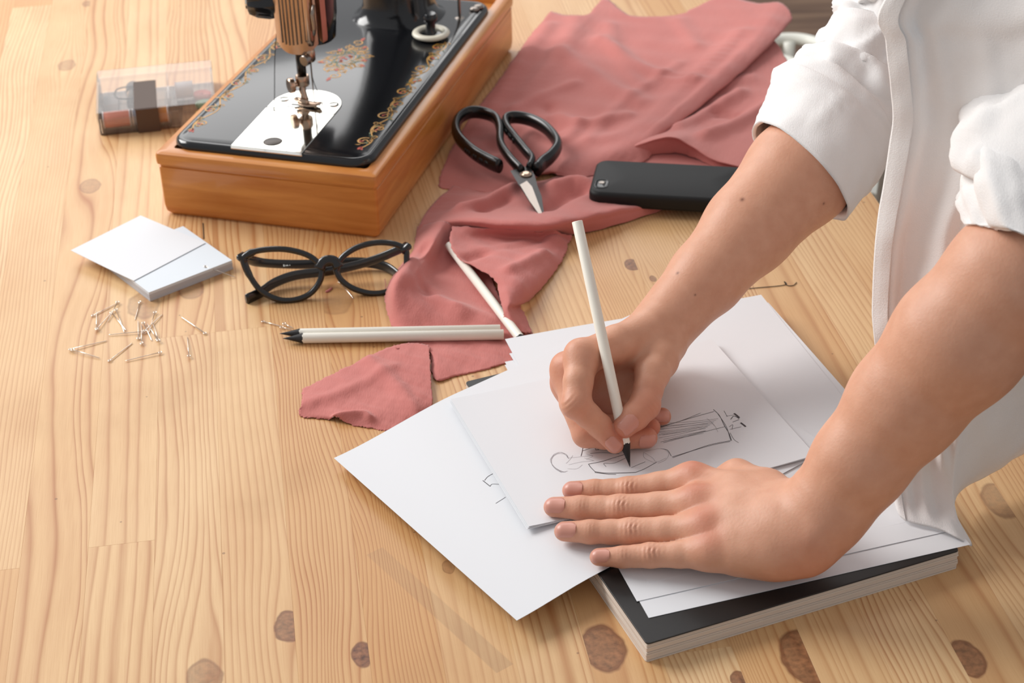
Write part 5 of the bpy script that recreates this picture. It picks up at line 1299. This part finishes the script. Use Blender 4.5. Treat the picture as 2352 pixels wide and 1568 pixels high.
# ------------------------------------------------------------------ white shirt
cloth_mat('white_cotton', srgb(234, 231, 230), srgb(240, 238, 236), 1500, sheen=.12)
def sleeve(rings, nseg=72, sub=5, depth=.86, seed=0, folds=(), amp=2.0, inner=3.2):
    """rings: (left px, right px, z, optional scale of depth); silhouettes follow the pixels, section is an oval tube"""
    L_ = np.array([un(*r[0], r[2]) if len(r) == 3 else r[0] for r in rings]); R_ = np.array([un(*r[1], r[2]) if len(r) == 3 else r[1] for r in rings])
    C = (L_ + R_) / 2; n = len(rings) * sub
    Lc, Rc = crom(L_, n), crom(R_, n); Cc = (Lc + Rc) / 2
    T = np.gradient(crom(C, n), axis=0)
    k = np.ones(9) / 9; T = np.column_stack([np.convolve(np.pad(T[:, j], 4, 'edge'), k, 'valid') for j in range(3)])
    th = np.linspace(0, 2 * math.pi, nseg, endpoint=False); P = np.zeros((n, nseg, 3))
    for i in range(n):
        a = (Rc[i] - Lc[i]) / 2; ra = np.linalg.norm(a); an = a / ra; t = nrm(T[i] - an * (T[i] @ an)); b = np.cross(t, an)
        if b @ TOCAM < 0: b = -b
        P[i] = Cc[i] + np.outer(np.cos(th), a) + np.outer(np.sin(th), b * ra * depth)
    s = np.linspace(0, len(rings) - 1, n)
    Nn = P - Cc[:, None, :]; Nn /= np.linalg.norm(Nn, axis=2)[..., None] + 1e-9
    rid = lambda sc, sd: 1 - 2 * np.abs(vnoise(P * A3(1, 1, 1), sc, sd))
    up_ = np.clip((s[:, None] - 4.5) * .6, .15, 1)
    wob = up_ * (2.3 * rid(28, seed + 8) + 1.3 * rid(15, seed + 9)) + amp * (.5 * vnoise(P, 26, seed) + .35 * vnoise(P, 11, seed + 2) + .12 * vnoise(P, 5, seed + 4))
    for ang, wid, s0, s1, am, tw in folds:     # lengthwise/diagonal pleats
        g = np.exp(-((((th[None, :] - ang - tw * (s[:, None] - s0)) + math.pi) % (2 * math.pi) - math.pi) / wid) ** 2) * np.clip((s[:, None] - s0) * 1.5, 0, 1) * np.clip((s1 - s[:, None]) * 1.5, 0, 1)
        wob = wob + am * g
    wob = wob - 1.5 * np.exp(-((s[:, None] - 2.3 - .15 * np.sin(3 * th[None, :])) / .12) ** 2)     # stitched seam of the cuff
    P = P + Nn * wob[..., None]
    ins = P - Nn * inner
    rows = [ins[min(sub * 2, n - 1) - i] for i in range(min(sub * 2, n - 1))] + [P[i] for i in range(n)]
    return loft(rows)
Rr = [((1736, 334), (1941, 456), 127), ((1742, 306), (1978, 418), 133), ((1765, 255), (2006, 384), 139), ((1778, 220), (2030, 345), 145), ((1786, 204), (2042, 318), 149),
      ((1808, 196), (2050, 305), 152), ((1824, 198), (2044, 295), 152.5), ((1832, 184), (2068, 275), 156), ((1838, 164), (2090, 245), 163), ((1856, 144), (2104, 218), 168),
      ((1874, 140), (2100, 210), 170), ((1884, 126), (2116, 186), 175), ((1891, 92), (2130, 150), 183), ((1900, 76), (2134, 130), 186), ((1916, 80), (2132, 125), 187), ((1922, 45), (2150, 90), 195), ((1934, -5), (2168, 40), 206),
      ] + [(c - h, c + h, 0, 0) for c, h in ((A3(325, 1225, 260), A3(40, -22, -12)), (A3(375, 1225, 335), A3(46, -16, -22)), (A3(440, 1222, 425), A3(56, -8, -30)), (A3(500, 1215, 500), A3(60, -4, -34)))]
fR = [(1.2, .16, 6.2, 10, 3, .25), (2.0, .2, 6.2, 11, 3, .2), (.6, .18, 6.5, 11, -3, .3), (1.6, .14, 10.5, 14, 4, -.3), (2.4, .15, 10.5, 16, 4, .3), (.9, .2, 13, 17, 5, .3), (1.9, .2, 14, 19, -6, .1), (1.4, .12, 14, 19, 5, .12), (2.1, .05, .4, 4, -1.2, .1), (1.3, .05, .2, 4.2, 1.0, -.12)]
mk('sleeve', sleeve(Rr, seed=1, folds=fR), 'white_cotton', person, True, label='rolled white sleeve of the drawing arm')
Lr = [((x, y), (x + w, y + h), z) for x, y, w, h, z in ((2246, 545, 318, 112, 215), (2232, 528, 335, 117, 217), (2212, 480, 352, 122, 224), (2207, 432, 358, 124, 229), (2222, 400, 340, 118, 233), (2240, 388, 322, 112, 234.5),
      (2218, 368, 345, 120, 238), (2208, 340, 356, 124, 242), (2220, 312, 345, 120, 246), (2248, 284, 330, 116, 250), (2274, 260, 318, 112, 254), (2325, 228, 310, 112, 262),
      )] + [(c - h, c + h, 0, 0) for c, h in ((A3(352, 902, 300), A3(30, -36, -10)), (A3(392, 902, 362), A3(40, -36, -18)), (A3(445, 904, 440), A3(52, -34, -26)), (A3(500, 910, 505), A3(56, -32, -30)))]
fL = [(2.6, .13, 0, 4.6, 5, .25), (2.1, .12, 0, 4.6, -5, .2), (1.6, .12, 0, 4.6, 4, .2), (1.1, .12, 0, 4.6, -4, .2), (2.4, .16, 5, 11, 4, .12), (1.8, .2, 6, 12, -4, .12), (1.2, .2, 6, 14, 4, .1)]
mk('sleeve', sleeve(Lr, seed=5, folds=fL, amp=3.0, depth=.95), 'white_cotton', person, True, label='rolled white sleeve of the resting arm')
# open front panel hanging down on to the table, with a button strip along its edge
Y0 = lambda t: 955 - 62 * t
def hang(rows, nu, nv):
    W3 = np.array([[un_y(*q) if len(q) == 3 else un(q[0], q[1], q[3]) for q in r] for r in rows])
    W3[1] = W3[2] + A3(48, 0, 78); W3[0] = W3[2] + A3(150, 0, 165)
    A = crom(W3, nu)
    return np.swapaxes(crom(np.swapaxes(A, 0, 1), nv), 0, 1)
ed = [(-330, 2030), (-150, 2030), (0, 2033), (100, 2036), (201, 2046), (277, 2051), (348, 2042), (429, 2029), (513, 2015), (580, 2008), (696, 2004), (760, 2006), (868, 2018), (1000, 2034), (1100, 2046), (1162, 2055)]
rows = []
for i, (y, x) in enumerate(ed):
    t = np.clip((y + 330) / 1500, 0, 1); Y = 960 - 70 * t
    f = 1 - .55 * np.clip((y - 300) / 900, 0, 1)          # the panel narrows towards the hem
    dy = lambda k: -k * 62 * np.clip((y - 650) / 500, 0, 1) / 8
    cols = [0, 22, 48, 66, 84, 118, 150, 190, 228, 270, 320, 380, 450]
    sh_ = lambda k: 1.6 * math.sin(i * .5 + k * 1.7)
    off = [0, -1.5, -2, -1, 4 + sh_(1), 3 + .5 * sh_(2), 2 + sh_(3), 0 + sh_(4), 1 + 2 * sh_(5), -2, -3 + 2 * sh_(6), -12, -24]
    rows.append([(x + c * f, y + dy(k), Y + o * (1.0 if y < 1000 else .5) - .10 * c) for k, (c, o) in enumerate(zip(cols, off))])
zr = lambda L_: [(x, y, 'z', z) for x, y, z in L_]
rows[-1] = zr([(2057, 1165, 19), (2066, 1184, 18), (2082, 1197, 17.5), (2098, 1202, 17.5), (2120, 1207, 17.5), (2145, 1212, 17.5), (2170, 1219, 17.5), (2205, 1238, 16), (2234, 1252, 9), (2200, 1190, 12), (2202, 1138, 12), (2290, 1080, 16), (2400, 1015, 20)])
rows[-2] = zr([(2046, 1100, 38), (2056, 1116, 36), (2070, 1126, 34), (2084, 1132, 33), (2100, 1138, 30), (2122, 1142, 32), (2146, 1150, 28), (2172, 1160, 28), (2194, 1172, 27), (2192, 1150, 30), (2206, 1110, 33), (2290, 1050, 40), (2400, 980, 46)])
rows[-3] = zr([(2034, 1000, 72), (2046, 1010, 72), (2062, 1016, 72), (2076, 1020, 70), (2092, 1024, 66), (2112, 1026, 70), (2136, 1030, 68), (2160, 1030, 74), (2182, 1026, 74), (2200, 1016, 78), (2230, 990, 82), (2300, 930, 92), (2400, 860, 100)])
Pn = hang(rows, 150, 130)
Pn = Pn + A3(0, 1, 0) * (1.6 * vnoise(Pn, 30, 2) + .7 * vnoise(Pn, 10, 6))[..., None]
def solid(P, off):
    R, C = P.shape[:2]; F = grid_faces(R, C); top = P.reshape(-1, 3); bot = top + off; nb = R * C
    bd = list(range(C)) + [C * r + C - 1 for r in range(1, R)] + [C * (R - 1) + j for j in range(C - 2, -1, -1)] + [C * r for r in range(R - 2, 0, -1)]
    return np.concatenate([top, bot]), F + [tuple(nb + i for i in reversed(q)) for q in F] + [(bd[(i + 1) % len(bd)], bd[i], nb + bd[i], nb + bd[(i + 1) % len(bd)]) for i in range(len(bd))]
mk('shirt_front', solid(Pn, A3(0, 1.0, 0)), 'white_cotton', person, True, label='white shirt front hanging open with its button strip')
# stitched button strip lies on the edge
st = Pn[:, :22, :] + A3(0, -1.3, 0)
mk('button_strip', solid(st, A3(0, 1.0, 0)), 'white_cotton', person, True)
# the rest of the shirt around the back and far side
th = np.linspace(0, 2 * math.pi, 64, endpoint=False); rr = []
hw = abs(shR[1] - shL[1]) / 2 + 45; dw = (shR - shL) / 2
for f_, ru, rv, dz in ((-.10, 55, 60, 95), (-.06, 80, 110, 75), (0, 105, hw * .9, 50), (.06, 125, hw, 0), (.2, 135, hw * .92, 0), (.45, 135, hw * .85, 0), (.7, 140, hw * .85, 0), (1, 165, hw * .92, 0)):
    c_ = SX * (1 - f_) + A3(745, 1045, -40) * f_ + A3(70 * (1 - max(f_, 0)), 0, dz)
    rr.append(np.column_stack([c_[0] + ru * np.cos(th) * (1 + .02 * np.sin(9 * th)), c_[1] + rv * np.sin(th) * (1 + .02 * np.sin(11 * th)), np.full(64, c_[2])]))
rr = rr[::-1]
mk('shirt_body', loft(rr), 'white_cotton', person, True)
tr = []
for z, cx, cy, ru, rv in ((0, 748, 1060, 150, 175), (-120, 755, 1060, 150, 175)):
    tr.append(np.column_stack([cx + ru * np.cos(th), cy + rv * np.sin(th), np.full(64, z)]))
mat('trousers', srgb(120, 110, 104), .9, bump=.2, bscale=500)
legs = [loft(tr)]
for y0 in (985, 1140):
    legs.append(loft([np.column_stack([cx + r * np.cos(th), y0 + r * np.sin(th), np.full(64, z)]) for z, cx, r in ((-60, 750, 108), (-320, 760, 86), (-690, 775, 74))]))
mk('trousers', join(*legs), 'trousers', person, True)
